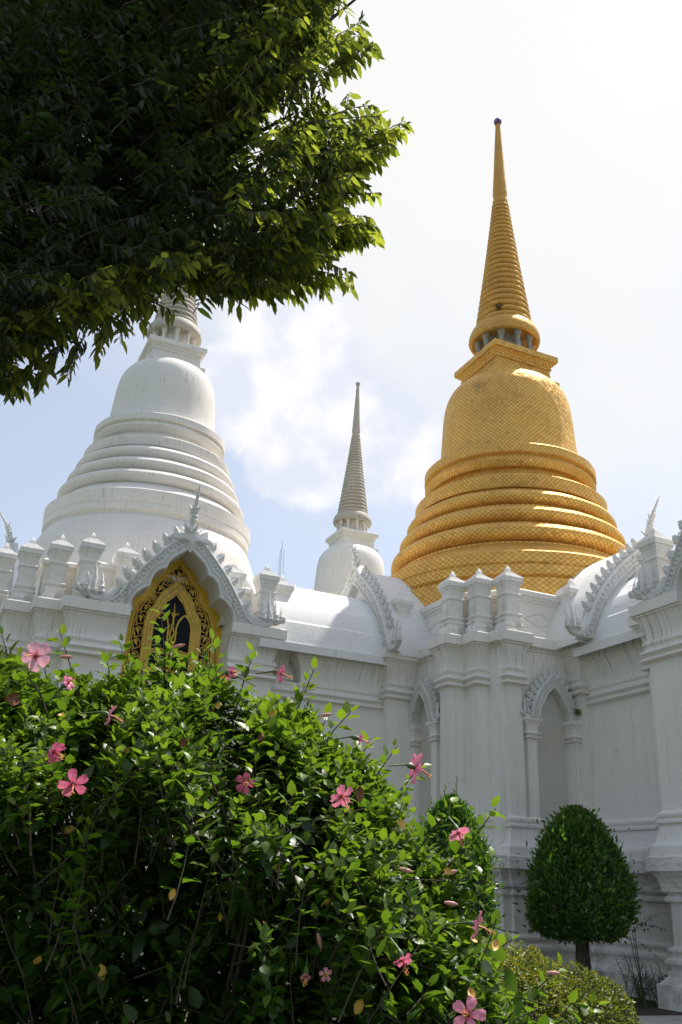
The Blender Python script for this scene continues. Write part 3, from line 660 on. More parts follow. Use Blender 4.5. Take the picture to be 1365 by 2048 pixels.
            for z in (6.32, 5.9): panel(mb, [(-.45, z + .05), (.45, z + .05)], z - .05, 19.80, .01); tube(mb, [(-.44, 19.79, z), (-.22, 19.78, z + .06), (0, 19.79, z - .02), (.22, 19.78, z + .06), (.44, 19.79, z)], .022, 5)
            tube(mb, [(0, 19.79, 6.9), (0, 19.78, 7.15), (0, 19.79, 7.46)], [.02, .03, .008], 6)
            for s in (-1, 1): tube(mb, [(0, 19.785, 7.12), (s * .05, 19.78, 7.22), (s * .10, 19.785, 7.20), (s * .11, 19.79, 7.26)], [.018, .028, .02, .006], 5); tube(mb, [(0, 19.785, 6.55), (s * .05, 19.78, 6.75), (0, 19.785, 6.95)], .02, 5)
            for z, r in ((7.28, .045), (7.10, .035), (6.95, .04), (6.5, .04)): tube(mb, [(0, 19.785, z - r), (0, 19.775, z), (0, 19.785, z + r)], [.004, r, .004], 6)
            for x in (-.25, .25): tube(mb, [(x, 19.79, 6.0), (x + .03, 19.785, 6.1), (x, 19.79, 6.22)], [.01, .035, .01], 6)
            mb.build('lancet_tracery', GILTD, fr, 60)
        stupa(root, stcx, stcy, k, zf, (BELLW, BELLW, SPIREW, (BELLW, BELLW, SPIREW)), base=(4.2, 4.6), seg=96, low=[(4.16, 7.8), (3.98, 8.25), (3.80, 8.62), (3.76, 8.68), (3.68, 8.70), (3.68, 8.84), (3.80, 8.88), (3.80, 9.10), (3.77, 9.14), (3.82, 9.2)])
    return root
zL = lambda z: 13.43 + (z - 13.28) * .735
LH = window_hall('window_hall', (4.85, 24.05, 0), 'white hall with the gold-framed pointed window and a broad white bell stupa on top', lambda p: p, zL, .738, 4.85, 24.05, None)
RH = window_hall('window_hall', (17.4, 11.05, 0), 'white hall cut by the right edge, only its moulded pier and serpent ornament in view', lambda p: (p[1] - 6.68, p[0] + 6.2 + (-.45 if False else 0), p[2]), zL, .738, 4.85, 24.05, None)

# ------------------------------------------------------------------ small stupa behind
M = thing('small_stupa', (15.94, 34.5, 0), 'small white bell stupa with weathered ringed spire standing far behind the roof', 'stupa')
zM = lambda z: 16.83 + (z - 18.2) * .765
mb = MB(); prism(mb, rect(13.6, 32.2, 18.2, 36.8), (), [(.1, -.3), (.1, .5), (0, .6), (0, 6.5), (.2, 6.8), (.2, 7.0), (.1, 7.1)]); mb.build('stupa_base', WHITE, M)
stupa(M, 15.94, 34.5, .76, zM, (WHITE, WHITE, SPIREW, (BELLW, BELLW, SPIREW)), base=(3.98, 4.5), seg=64)

# ------------------------------------------------------------------ radio mast far off
def FR(l, d, z): v = Fh * d + Rh * l; return Vector((v.x, v.y, z))
mp = FR(-9.95, 150, 0)
A = thing('radio_mast', mp, 'thin grey lattice radio mast with guy wires far off between the white halls', 'mast')
mb = MB()
for k in range(3):
    a = 2 * math.pi * k / 3; o = Vector((math.cos(a), math.sin(a), 0)) * .42; tube(mb, [mp + o, mp + o + Vector((0, 0, 56.2))], .035, 4)
for i in range(46):
    z = 10 + i
    for k in range(3):
        a, b = 2 * math.pi * k / 3, 2 * math.pi * (k + 1) / 3; tube(mb, [mp + Vector((math.cos(a) * .42, math.sin(a) * .42, z)), mp + Vector((math.cos(b) * .42, math.sin(b) * .42, z + 1))], .018, 3)
mb.build('lattice_tower', STEEL, A)
mb = MB(); tube(mb, [mp + Vector((0, 0, 56)), mp + Vector((0, 0, 57.5))], .05, 4); mb.build('aerial', STEEL, A)
for k in range(3):
    a = .4 + 2 * math.pi * k / 3; mb = MB(); tube(mb, [mp + Vector((0, 0, 55)), mp + Vector((math.cos(a) * 22, math.sin(a) * 22, 0))], .014, 3); mb.build('guy_wire', STEEL, A)

# ------------------------------------------------------------------ foliage
def leaves(name, mat, P, D, Nn, L, Wd, curl, rnd, tint, parent=None, label=None):
    """P base, D axis, Nn face normal (n,3); leaf of 8 verts, 6 faces"""
    P, D, Nn = map(lambda a: np.asarray(a, float), (P, D, Nn)); n = len(P); L = np.asarray(L)[:, None]; Wd = np.asarray(Wd)[:, None]; curl = np.asarray(curl)[:, None]
    D = D / np.linalg.norm(D, axis=1)[:, None]; Nn = Nn - D * np.sum(D * Nn, 1)[:, None]; Nn = Nn / (np.linalg.norm(Nn, axis=1)[:, None] + 1e-9); S = np.cross(D, Nn)
    def at(t, s, up): return P + D * L * t + S * Wd * s + Nn * (L * up - curl * L * t * t)
    V = np.stack([at(0, 0, 0), at(.28, -.5, .06), at(.30, 0, 0), at(.28, .5, .06), at(.66, -.42, .05), at(.68, 0, 0), at(.66, .42, .05), at(1, 0, 0)], 1).reshape(-1, 3) - np.array(ORG)
    fv = np.array([0, 1, 2, 0, 2, 3, 1, 4, 5, 2, 2, 5, 6, 3, 4, 7, 5, 5, 7, 6]); ls = np.array([0, 3, 6, 10, 14, 17]); lt = np.array([3, 3, 4, 4, 3, 3])
    vi = (fv[None] + np.arange(n)[:, None] * 8).ravel(); st = (ls[None] + np.arange(n)[:, None] * 20).ravel(); tt = np.tile(lt, n)
    me = bpy.data.meshes.new(name); me.vertices.add(len(V)); me.vertices.foreach_set('co', V.ravel()); me.loops.add(len(vi)); me.loops.foreach_set('vertex_index', vi.astype(np.int32))
    me.polygons.add(len(st)); me.polygons.foreach_set('loop_start', st.astype(np.int32)); me.polygons.foreach_set('loop_total', tt.astype(np.int32)); me.update(calc_edges=True)
    me.polygons.foreach_set('use_smooth', [True] * len(st))
    for nm, arr in (('rnd', rnd), ('tint', tint)):
        a = me.attributes.new(nm, 'FLOAT', 'POINT'); a.data.foreach_set('value', np.repeat(np.asarray(arr, float), 8))
    me.materials.append(mat); o = bpy.data.objects.new(name, me); COL.objects.link(o)
    if parent: o.parent = parent
    if label: o['label'] = label
    return o
rg = np.random.default_rng(7); rnd_ = random.Random(5)
def unit(v): return v / (np.linalg.norm(v, axis=-1, keepdims=True) + 1e-9)
class LB:
    def __init__(s): s.P = []; s.D = []; s.N = []; s.L = []; s.W = []; s.C = []; s.R = []; s.Y = []
    def add(s, p, d, n, l, w, c, r, y): s.P.append(p); s.D.append(d); s.N.append(n); s.L.append(l); s.W.append(w); s.C.append(c); s.R.append(r); s.Y.append(y)
    def build(s, name, mat, parent=None, label=None): return leaves(name, mat, s.P, s.D, s.N, s.L, s.W, s.C, s.R, s.Y, parent, label)
F_, Rr, Z_ = np.array(Fh), np.array(Rh), np.array((0., 0., 1.))
def fr(l, d, z): return F_ * d + Rr * l + Z_ * z

# ---- hibiscus
HB = thing('hibiscus_bush', FR(-.5, 4.3, 0), 'large glossy green hibiscus bush with pink flowers filling the foreground', 'bush')
HT = [(-2.6, 2.5), (-1.8, 2.55), (-1.56, 2.58), (-1.43, 2.60), (-1.29, 2.58), (-1.19, 2.46), (-1.07, 2.50), (-.97, 2.50), (-.84, 2.70), (-.7, 2.60), (-.56, 2.56), (-.46, 2.48), (-.37, 2.48), (-.29, 2.43), (-.18, 2.42), (-.10, 2.38), (-.03, 2.28), (.08, 2.24),
      (.18, 2.16), (.31, 2.12), (.36, 2.0), (.40, 1.84), (.50, 1.76), (.60, 1.66), (.66, 1.50), (.74, 1.28), (.82, 1.1), (.92, .85), (1.0, .5), (1.05, .2)]
def hb_top(l, d):
    h = np.interp(l * 4.2 / d, [a for a, b in HT], [b for a, b in HT]); return h - .66 * abs(d - 4.25) ** 1.15 if d < 4.25 else h - .30 * (d - 4.25) ** 1.4 + .0
lb = LB(); tw = MB()
def shoot(base, tip, nleaf, size, tint, mb=tw, r=.006, droop=.0, leaf0=.25):
    base, tip = np.asarray(base), np.asarray(tip); ax = tip - base; L = np.linalg.norm(ax); ax = ax / L
    mid = base + ax * L * .5 + rg.normal(0, .03, 3) * L * 2; 
    pts = [base * (1 - t) ** 2 + mid * 2 * t * (1 - t) + tip * t * t for t in (0, .25, .5, .75, 1)]
    if mb: tube(mb, pts, [r, r * .85, r * .7, r * .5, r * .3], 5)
    ph = rg.uniform(0, 6.3)
    for i in range(nleaf):
        t = leaf0 + (1 - leaf0) * (i + .6) / nleaf; p = base * (1 - t) ** 2 + mid * 2 * t * (1 - t) + tip * t * t
        ph += 2.4; o = unit(np.cross(ax, [.3, .5, .8])); o2 = np.cross(ax, o); out = o * math.cos(ph) + o2 * math.sin(ph)
        endf = t ** 3
        d = unit(out * (1.0 - .45 * endf) + ax * (.35 + .7 * endf) + np.array([0, 0, -.12 - droop]) + rg.normal(0, .18, 3))
        n = unit(ax * .6 + Z_ * .7 + rg.normal(0, .25, 3)); sz = size * rg.uniform(.65, 1.15) * (1 - .35 * endf)
        lb.add(p + out * .012, d, n, sz, sz * rg.uniform(.48, .66), rg.uniform(-.05, .5), rg.uniform(0, 1), min(1, max(0, tint * endf * rg.uniform(.5, 1.3))))
shoots = 0
while shoots < 3500:
    l = rg.uniform(-2.1, 1.12); d = rg.uniform(3.35, 4.75) if rg.random() < .75 else 4.15 + rg.normal(0, .2)
    if not 3.3 < d < 5.0 or l < -.62 * d or l > .3 * d: continue
    if d < 3.5 and rg.random() < .35: continue
    top = hb_top(l, d)
    if top < .15: continue
    z = top - abs(rg.exponential(.16)) if rg.random() < .72 else rg.uniform(.1, top)
    if z < .1: continue
    cn = math.sin(7.3 * l + 2.9 * d + 1.3 * z) * math.sin(6.1 * z - 3.1 * d + 2 * l + 1) + .7 * math.sin(13.1 * l - 6.3 * z + 3 * d) + .5 * math.sin(19 * z + 11 * l - 5 * d)
    if cn < -.02 + .3 * (z < 1.3) and rg.random() < .93: continue
    tip = fr(l, d, z); c = fr(-.5 + .25 * (l + .5), 4.3, max(.0, z - 1.2)); dirv = unit(unit(tip - c) * .8 + np.array([0, 0, .45]) + rg.normal(0, .38, 3)); ln = rg.uniform(.2, .42)
    near = (top - z) < .25  # upper shoots get yellower tips, sunlight painted into the leaf colour
    shoot(tip - dirv * ln, tip, int(rg.integers(10, 18)), .071, .9 if near else .40, r=.0035); shoots += 1
fill = 0
while fill < 2100:
    l = rg.uniform(-1.9, 1.0); d = rg.uniform(3.75, 4.85); top = hb_top(l, d)
    z = rg.uniform(.12, 1.75)
    if l > .28 * d: continue
    if z > top - .15: continue
    d = d - .25 * (rg.random() < .3); tip = fr(l, d, z); dirv = unit(rg.normal(0, .75, 3) + Z_ * .6 - F_ * .25); shoot(tip - dirv * .3, tip, 12, .088, .1, r=.003); fill += 1
# long leading shoots that break the outline
for px_l, px_z, dd in ((-1.56, 2.64, 4.2), (-1.28, 2.66, 4.15), (-1.07, 2.58, 4.2), (-.835, 2.80, 4.2), (-.56, 2.67, 4.2), (-.62, 2.63, 4.25), (-.37, 2.62, 4.2), (-.09, 2.55, 4.2), (-.13, 2.46, 4.2), (.09, 2.36, 4.2), (.18, 2.24, 4.2), (.30, 2.21, 4.2), (.41, 2.13, 4.1), (.73, 1.96, 4.15), (.55, 1.98, 4.15), (.70, 1.66, 4.1), (.78, 1.45, 4.1), (.98, 1.36, 4.1), (1.02, 1.24, 4.1), (.92, 1.1, 4.0), (-.02, 2.36, 4.3), (-.95, 2.56, 4.3), (-1.4, 2.5, 4.0)):
    tip = fr(px_l, dd, px_z); sl_ = (px_l + .6) * .55
    base = tip - unit(np.array(fr(sl_, 0, 0)) + Z_ * .8) * .52
    shoot(base, tip, 24, .088, 1.0, r=.006, leaf0=.08)
    for q in range(4):
        t2 = base + (tip - base) * rg.uniform(.25, .75) + Rr * rg.normal(0, .10) + F_ * rg.normal(0, .1) - Z_ * .02; shoot(t2 - unit(t2 - base + Z_ * .4) * .3, t2, 13, .078, .8, r=.0035)
FOL = lb.build('foliage', HB_MAT := HIB, HB)
# woody stems
for i in range(9):
    l = rg.uniform(-1.9, .5); d = rg.uniform(3.6, 4.9); zt = hb_top(l, d) - rg.uniform(.05, .5)
    b = fr(-.5 + (l + .5) * .35 + rg.normal(0, .08), 4.3 + (d - 4.3) * .4, 0); t_ = fr(l, d, zt); m_ = (b * .45 + t_ * .55) + Rr * (l + .5) * -.12 + Z_ * .15
    tube(tw, [b, b * .6 + m_ * .4, m_, m_ * .45 + t_ * .55 + rg.normal(0, .03, 3), t_], [.014, .012, .009, .006, .003], 6)
tw.build('woody_stems', TWIG, HB, 60)
def pxpt(px, py, d):
    v = np.array(pxdir(px, py)); return v / (v @ F_) * d + np.array([0, 0, EYE])
def flower(px, py, d, face, size, tone, openness=1.0):
    c = pxpt(px, py, d); f = unit(np.asarray(face, float)); a = unit(np.cross(f, [.21, .13, .95])); b = np.cross(f, a); V = []; Fc = []; rn = []; yg = []
    ph = rnd_.uniform(0, 6.28)
    for k in range(5):
        t0 = ph + k * 2 * math.pi / 5; o = a * math.cos(t0) + b * math.sin(t0); s = np.cross(f, o); nr, nc = 6, 5; base = len(V); fold = rnd_.uniform(-.15, .15); rec = rnd_.uniform(-.15, .35)
        for i in range(nr):
            u = i / (nr - 1); w = size * (.12 + .76 * math.sin(min(1, u * 1.12) * math.pi * .55) ** 1.2) * (.72 if openness < 1 else 1) * (1 - .35 * max(0, u - .8) / .2)
            for j in range(nc):
                q = j / (nc - 1) - .5; ruf = .10 * size * math.sin(7 * q + 9 * u + k * 2) * u
                out = size * u * (.35 + .65 * openness) ; fwd = size * (.55 * (1 - openness) * u + .32 * u * (1 - u) - rec * u * u * .6) + ruf - abs(q) * w * .25
                V.append(c + o * (out + .01 * size) + s * (w * q + fold * size * u) + f * fwd); rn.append(tone + rnd_.uniform(-.08, .08)); yg.append(u)
        for i in range(nr - 1):
            for j in range(nc - 1): p = base + i * nc + j; Fc.append((p, p + 1, p + nc + 1, p + nc))
    mb = MB(); mb.add(V, Fc); o_ = mb.build('flower', PETAL, HB, 180, False)
    for nm, ar in (('rnd', rn), ('tint', yg)):
        at = o_.data.attributes.new(nm, 'FLOAT', 'POINT'); at.data.foreach_set('value', ar)
    mb = MB(); e = c + f * size * 1.05 + a * size * .12 - Z_ * size * .18; tube(mb, [c, c + f * size * .5 + a * .03 * size, e], [.0045, .003, .0025], 6); mb.build('stamen', STAM, o_, 60)
    mb = MB()
    for i in range(18):
        u = .62 + .4 * rnd_.random(); p = c * (1 - u) + e * u + unit(rg.normal(0, 1, 3)) * .009; mb.add([p + np.array(q) * .0028 for q in ((1, 0, 0), (-.5, .8, 0), (-.5, -.8, 0), (0, 0, 1.2))], [(0, 1, 2), (0, 1, 3), (1, 2, 3), (2, 0, 3)])
    mb.build('pollen', POLL, o_)
    mb = MB(); lathe_p = [c - f * .035, c - f * .02, c - f * .004, c + f * .006]; tube(mb, lathe_p, [.005, .011, .010, .006], 7); tube(mb, [c - f * .035, c - f * .06 - Z_ * .01, c - f * .11 - Z_ * .03], [.004, .003, .003], 5); mb.build('calyx', GRNST, o_, 60)
cf = -F_
FL = [(72, 1312, 3.62, cf - .1 * Z_ - .25 * Rr, .060, .95, 1), (135, 1367, 3.75, cf * .3 + Rr * .5 + .3 * Z_, .045, .25, .55), (460, 1352, 3.8, cf * .3 - Rr * .9, .038, .1, .6), (560, 1347, 3.85, Rr * 1.0 - .3 * Z_ + cf * .3, .052, .2, .55),
      (217, 1430, 3.65, Rr * .8 - .2 * Z_ - cf * .2, .055, .55, .6), (107, 1503, 3.5, Rr * .9 - .35 * Z_ + cf * .4, .055, .05, .6), (147, 1568, 3.45, cf * .8 - .5 * Z_ + .3 * Rr, .054, .1, .95), (490, 1567, 3.7, cf + .3 * Rr, .045, .0, .8),
      (718, 1478, 3.95, Rr - .25 * Z_ + .2 * cf, .045, .35, .5), (682, 1592, 3.6, cf * .5 - Z_ * .6 + Rr * .5, .062, .35, .7), (830, 1536, 3.7, cf * -.2 + Rr * .7 - .2 * Z_, .068, .3, .85), (917, 1665, 3.75, cf * .4 - .6 * Z_ + .2 * Rr, .055, .45, .6),
      (955, 1852, 3.6, Rr * .7 + .2 * cf - .2 * Z_, .058, .45, .8), (805, 1918, 3.5, cf * .4 - .7 * Z_ + .3 * Rr, .045, .15, .6), (937, 2030, 3.4, cf * .6 + .2 * Z_ - .2 * Rr, .058, .5, .95), (652, 1950, 3.5, cf + .2 * Z_, .024, .6, .9), (612, 1952, 3.5, -.6 * Z_ + cf * .5, .028, .7, .4), (462, 1345, 3.7, cf * .4 + .5 * Rr, .034, .2, .5)]
for f in FL: flower(f[0], f[1], f[2] - .08, f[3], f[4] * .98, f[5], f[6])
def bud(px, py, d, dirv, s=.05):
    c = pxpt(px, py, d); dv = unit(np.asarray(dirv, float)); mb = MB(); tube(mb, [c - dv * s * .6, c - dv * s * .3, c + dv * s * .1, c + dv * s * .45], [.004, .008, .0085, .002], 7); mb.build('flower_bud', BUDM, HB, 60)
for q in ((260, 1457, 3.7, Rr), (360, 1292, 3.8, Rr + .3 * Z_), (815, 1742, 3.6, Rr - .2 * Z_), (905, 1745, 3.7, Rr + .3 * Z_), (1110, 1947, 3.9, Rr), (905, 1808, 3.7, Rr - .1 * Z_), (655, 1430, 3.95, Rr + .2 * Z_), (640, 1885, 3.5, -Z_ + Rr * .3), (135, 1314, 3.7, Rr)): bud(*q)
def oldleaf(px, py, d, s, mat, nm):
    c = pxpt(px, py, d); mb = MB(); u = unit(rg.normal(0, 1, 3)); w = unit(np.cross(u, cf)) ; g = unit(np.cross(w, u)); pts = []
    for t, h in ((0, .02), (.25, .45), (.55, .5), (.8, .3), (1, .0)):
        for sg in (-1, 0, 1): pts.append(c + u * s * (t - .5) + w * s * .55 * h * sg * 2 * .5 + g * s * (.25 * (t - .5) ** 2 + .12 * abs(sg)))
    fs = [(i * 3 + j, i * 3 + j + 1, i * 3 + j + 4, i * 3 + j + 3) for i in range(4) for j in range(2)]; mb.add(pts, fs); mb.build(nm, mat, HB, 180, False)
for px, py in ((440, 1412), (545, 1427), (122, 1432), (318, 1568), (258, 1500), (140, 1660), (720, 1588), (805, 1650), (948, 1885), (790, 1905), (718, 2012), (945, 1990), (75, 1925), (345, 1790), (445, 1835), (528, 1850), (895, 1742), (555, 1735), (990, 1893), (205, 1945), (655, 1800)): oldleaf(px, py, 3.55, rnd_.uniform(.035, .06), DEADL, 'yellowed_leaf')
for px, py in ((30, 1408), (25, 1395), (370, 1485), (525, 1475), (720, 1590)): oldleaf(px, py, 3.5, .06, BROWNL, 'withered_leaf')

# ---- overhanging tree
TR = thing('overhanging_tree', FR(-6.4, 8.5, 0), 'big dark-leaved tree leaning its shaded boughs in from the upper left', 'tree')
mbT = MB(); hub = fr(-5.0, 7.8, 6.0)
tube(mbT, [fr(-6.4, 8.5, -.2), fr(-6.35, 8.45, 1.0), fr(-6.1, 8.3, 3.0), fr(-5.6, 8.0, 4.8), hub], [.55, .40, .34, .30, .26], 12); mbT.build('trunk', BARK, TR, 60)
lb = LB(); brM = MB()
LM = [(4.5, -2.9), (4.73, -2.5), (4.91, -2.25), (5.1, -1.95), (5.33, -1.75), (5.57, -1.5), (5.72, -1.2), (5.78, -.5), (5.93, -.12), (6.22, .0), (6.52, .12), (6.73, .16), (6.97, -.02), (7.26, .12), (7.55, .22), (7.75, .05), (7.84, -.36), (8.17, -.55), (8.42, -.36), (8.5, -.06), (8.88, .02), (9.5, 0), (11, -.2), (13, -.6)]
def lmax(z): return np.interp(z, [a for a, b in LM], [b for a, b in LM])
def edist(l, z): return min(math.hypot(l - lmax(z), 0), min(math.hypot(l - b, z - a) for a, b in LMD))
LMD = [(a, b) for a, b in zip(np.linspace(4.4, 13, 120), [float(lmax(q)) for q in np.linspace(4.4, 13, 120)])]
def clump(l, z, d): return math.sin(5.1 * l + 2.3 * d) * math.sin(6.3 * z - 1.7 * d + 1) + .6 * math.sin(11.3 * l - 4.1 * z + d) + .4 * math.sin(17 * z + 9 * l)
def spray(tip, src, L, size, nl, tint, tube_mb=brM):
    """a twig with two ranks of hanging leaves"""
    ax = unit(tip - src); base = tip - ax * L; mid = base + ax * L * .55 + Z_ * L * .07 + rg.normal(0, .03, 3) * L
    B = lambda t: base * (1 - t) ** 2 + mid * 2 * t * (1 - t) + (tip - Z_ * L * .04) * t * t
    tube(tube_mb, [B(0), B(.5), B(1)], [.006, .004, .002], 4)
    side = unit(np.cross(ax, Z_)); 
    for i in range(nl):
        t = .08 + .92 * (i + .5) / nl; sg = 1 if i % 2 else -1; p = B(t)
        d = unit(side * sg * rg.uniform(.35, .9) + ax * rg.uniform(.2, .7) - Z_ * rg.uniform(.2, 1.0) + rg.normal(0, .15, 3)); n = unit(Z_ * .7 + side * sg * .7 + rg.normal(0, .25, 3))
        s = size * rg.uniform(.7, 1.15); lb.add(p, d, n, s, s * rg.uniform(.26, .34), rg.uniform(.05, .35), rg.uniform(0, 1), min(1, max(0, tint * rg.uniform(.3, 1.3) * (.35 + .65 * t))))
cnt = 0
while cnt < 2300:
    z6 = rg.uniform(4.6, 12.5); edge = lmax(z6 - (.58 if z6 < 5.7 else .44 if z6 < 6.5 else .2)) - (.12 if z6 > 8 else .05); 
    l6 = edge + .12 - (rg.exponential(.45) if rg.random() < .5 else rg.uniform(0, 3.6))
    if l6 < -4.2: continue
    ed = edist(l6, z6)
    if clump(l6, z6, 0) < 1.0 - 2.5 * min(1, (ed + .10) / .95): continue
    if z6 < 5.95: l6 -= .12
    d = rg.uniform(5.1, 8.2) if l6 < edge - .4 else rg.uniform(5.4, 7.0); k = d / 6
    tip = fr(l6 * k, d, 1.6 + (z6 - 1.6) * k)
    src = hub + (tip - hub) * .55 + rg.normal(0, .5, 3) - Z_ * .2
    fringe = ed < .75
    tint = 1.0 if (fringe and rg.random() < .7) else .15  # edge leaves yellowed to paint the sun shining through them
    L = rg.uniform(.35, .65); spray(tip, src, L, .128, int(rg.integers(14, 20)), tint)
    if rg.random() < .8:
        side = unit(np.cross(unit(tip - src), Z_)) * rg.choice([-1, 1]); b2 = tip - unit(tip - src) * L * .8; spray(b2 + side * .25 + unit(tip - src) * .16 - Z_ * .08, b2 - side * .1, .28, .135, 9, tint)
    cnt += 1
# dense sprays that close the shaded inside of the crown
cnt = 0
while cnt < 2200:
    z6 = rg.uniform(4.9, 12); l6 = lmax(z6) - .35 - rg.uniform(0, 3.6)
    if l6 < -4 or edist(l6, z6) < (.95 if l6 > -.9 else .42): continue
    d = rg.uniform(6.2, 8.8); k = d / 6; tip = fr(l6 * k, d, 1.6 + (z6 - 1.6) * k); spray(tip, hub + rg.normal(0, .8, 3), .5, .19, 16, 0); cnt += 1
for (l6, z6) in ((.40, 7.78), (.28, 7.52), (.18, 7.42), (.05, 7.30), (.10, 7.58), (.24, 7.68), (.14, 6.72), (.2, 6.62), (.05, 6.55), (-.05, 6.6), (.1, 8.7), (.02, 8.85), (-.1, 8.6), (-.3, 8.0), (-.2, 7.9), (.0, 6.15), (-.2, 6.1), (-.4, 6.0), (-.6, 5.98), (-.75, 6.0), (-.9, 6.02), (-1.05, 6.0), (-1.2, 6.02), (-1.35, 5.95), (-1.6, 5.7), (-1.75, 5.55), (-1.9, 5.4), (-2.1, 5.2), (-2.3, 5.1), (-2.5, 5.0)):
    for q in range(3):
        k = (6.0 + .1 * q) / 6; tip = fr(l6 * k, 6 * k, 1.6 + (z6 - 1.6) * k - .06 * q); spray(tip, fr(-2.0, 6.6, 6.9) * .5 + tip * .5 + rg.normal(0, .1, 3), .42, .135, 15, .9)
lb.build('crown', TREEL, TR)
brM.build('twigs', BARK, TR, 60)
for tips in ([(-2.2, 7.2, 6.9), (-1.0, 6.6, 6.9), (-.45, 6.3, 7.30), (.22, 6.1, 7.62)], [(-2.6, 7.2, 6.9), (-1.4, 6.6, 6.75), (-.7, 6.3, 6.7), (-.05, 6.1, 6.6)], [(-2.8, 7.4, 8.0), (-1.5, 6.9, 8.6), (-.6, 6.5, 9.2), (0, 6.3, 9.7)], [(-3.4, 7.4, 6.7), (-2.8, 6.9, 6.8), (-2.3, 6.6, 6.8), (-1.9, 6.4, 6.75)], [(-2.8, 7.4, 7.6), (-1.6, 7.0, 7.9), (-1.0, 6.6, 8.1), (-.6, 6.4, 8.2)],
             [(-3.6, 7.6, 9.0), (-3.0, 7.4, 11), (-2.4, 7.2, 12.5)], [(-3.4, 7.0, 5.7), (-2.9, 6.4, 5.4), (-2.6, 6.1, 5.3)]):
    P = [hub] + [fr(l, d, z) for l, d, z in tips]; n = len(P); mb = MB(); tube(mb, P, [.15, .075, .045, .025, .010][:n] if n > 4 else [.15, .08, .04, .015][:n], 8); mb.build('branch', BARK, TR, 60)

# ---- clipped trees
def topiary(loc, rad, z0, zt, trunk_r, seed, label, n=9500, sprigs=0):
    g = np.random.default_rng(seed); T = thing('topiary_tree', loc, label, 'tree', 'clipped trees by the hall'); x, y = loc[0], loc[1]
    P = []; D = []; Nn = []; L = []; Wd = []; C = []; Rn = []; Yg = []
    ph = g.uniform(0, 6.28, 6)
    def prof(t): # t 0..1 bottom..top
        return np.interp(t, [0, .06, .15, .28, .42, .58, .74, .88, .96, 1], [.55, .84, .97, 1.0, .95, .84, .66, .42, .22, .02])
    for i in range(n):
        t = g.random() ** .95; a = g.uniform(0, 2 * math.pi); lump = 1 + .06 * math.sin(3 * a + ph[0] + 4 * t) + .055 * math.sin(5 * a + ph[1] - 9 * t) + .045 * math.sin(9 * a + ph[2] + 17 * t) + .03 * math.sin(17 * a + ph[3] - 31 * t)
        dep = abs(g.normal(0, .08)) if i % 2 else g.uniform(0, .45); r = rad * prof(t) * lump * (1 - dep) + (g.exponential(.065) if i % 5 == 0 else 0)
        o = np.array([math.cos(a), math.sin(a), 0]); sl = np.array([0, 0, .1 + 1.1 * max(0, t - .25)]) if t > .08 else np.array([0, 0, -.8])
        P.append(np.array([x, y, z0 + (zt - z0) * t]) + o * r + g.normal(0, .012, 3)); out = unit(o + sl)
        D.append(unit(out * .75 + Z_ * .55 + g.normal(0, .38, 3))); Nn.append(unit(out + Z_ * .3 + g.normal(0, .4, 3))); s = g.uniform(.06, .11); L.append(s); Wd.append(s * g.uniform(.38, .5)); C.append(g.uniform(0, .25)); Rn.append(g.random()); Yg.append(1.0 * (g.random() < .25) * (dep < .06))
    leaves('crown', TOPL, P, D, Nn, L, Wd, C, Rn, Yg, T)
    mb = MB(); tube(mb, [(x, y, -.1), (x + .02, y, .25), (x - .03, y + .02, .7), (x + .01, y, z0 + .5)], [trunk_r * 1.5, trunk_r, trunk_r * .9, trunk_r * .7], 10)
    for k in range(7): a = k * .9; tube(mb, [(x + .7 * trunk_r * math.cos(a), y + .7 * trunk_r * math.sin(a), 0), (x + trunk_r * math.cos(a + .5), y + trunk_r * math.sin(a + .5), .5), (x + trunk_r * .8 * math.cos(a + 1), y + trunk_r * .8 * math.sin(a + 1), z0 + .2)], trunk_r * .25, 5)
    for k in range(9): a = k * .7; tube(mb, [(x, y, z0 + .05), (x + math.cos(a) * rad * .35, y + math.sin(a) * rad * .35, z0 + .4), (x + math.cos(a) * rad * .6, y + math.sin(a) * rad * .6, z0 + .75)], [.03, .02, .01], 5)
    mb.build('trunk', BARK, T, 60)
    if sprigs:
        sb = LB(); sm_ = MB()
        for k, (dl, h) in enumerate(((.05, .42), (-.15, .27), (.0, .2))[:sprigs]):
            b = np.array([x, y, zt - .15]) + Rr * dl; tp = b + Z_ * (h + .12) + Rr * .06; tube(sm_, [b, (b + tp) / 2 + Rr * .01, tp], .006, 5)
            for i in range(14):
                t = .25 + .75 * i / 13; a = i * 2.4; dd = unit(np.array([math.cos(a), math.sin(a), .55])); sb.add(b * (1 - t) + tp * t, dd, Z_, .085, .026, .1, .6, .3)
        c_ = sb.build('top_sprig', TOPL, T); sm_.build('sprig_stem', GRNST, T)
    return T
topiary((11.35, 14.25, 0), .89, .98, 3.17, .11, 3, 'clipped bullet-shaped tree in full view in front of the arched niche', 20000)
_p = FR(2.10, 16.3, 0); topiary((_p.x, _p.y, 0), .69, .85, 3.12, .08, 4, 'clipped tree with loose sprigs on top, half hidden behind the hibiscus', 13000, 3)

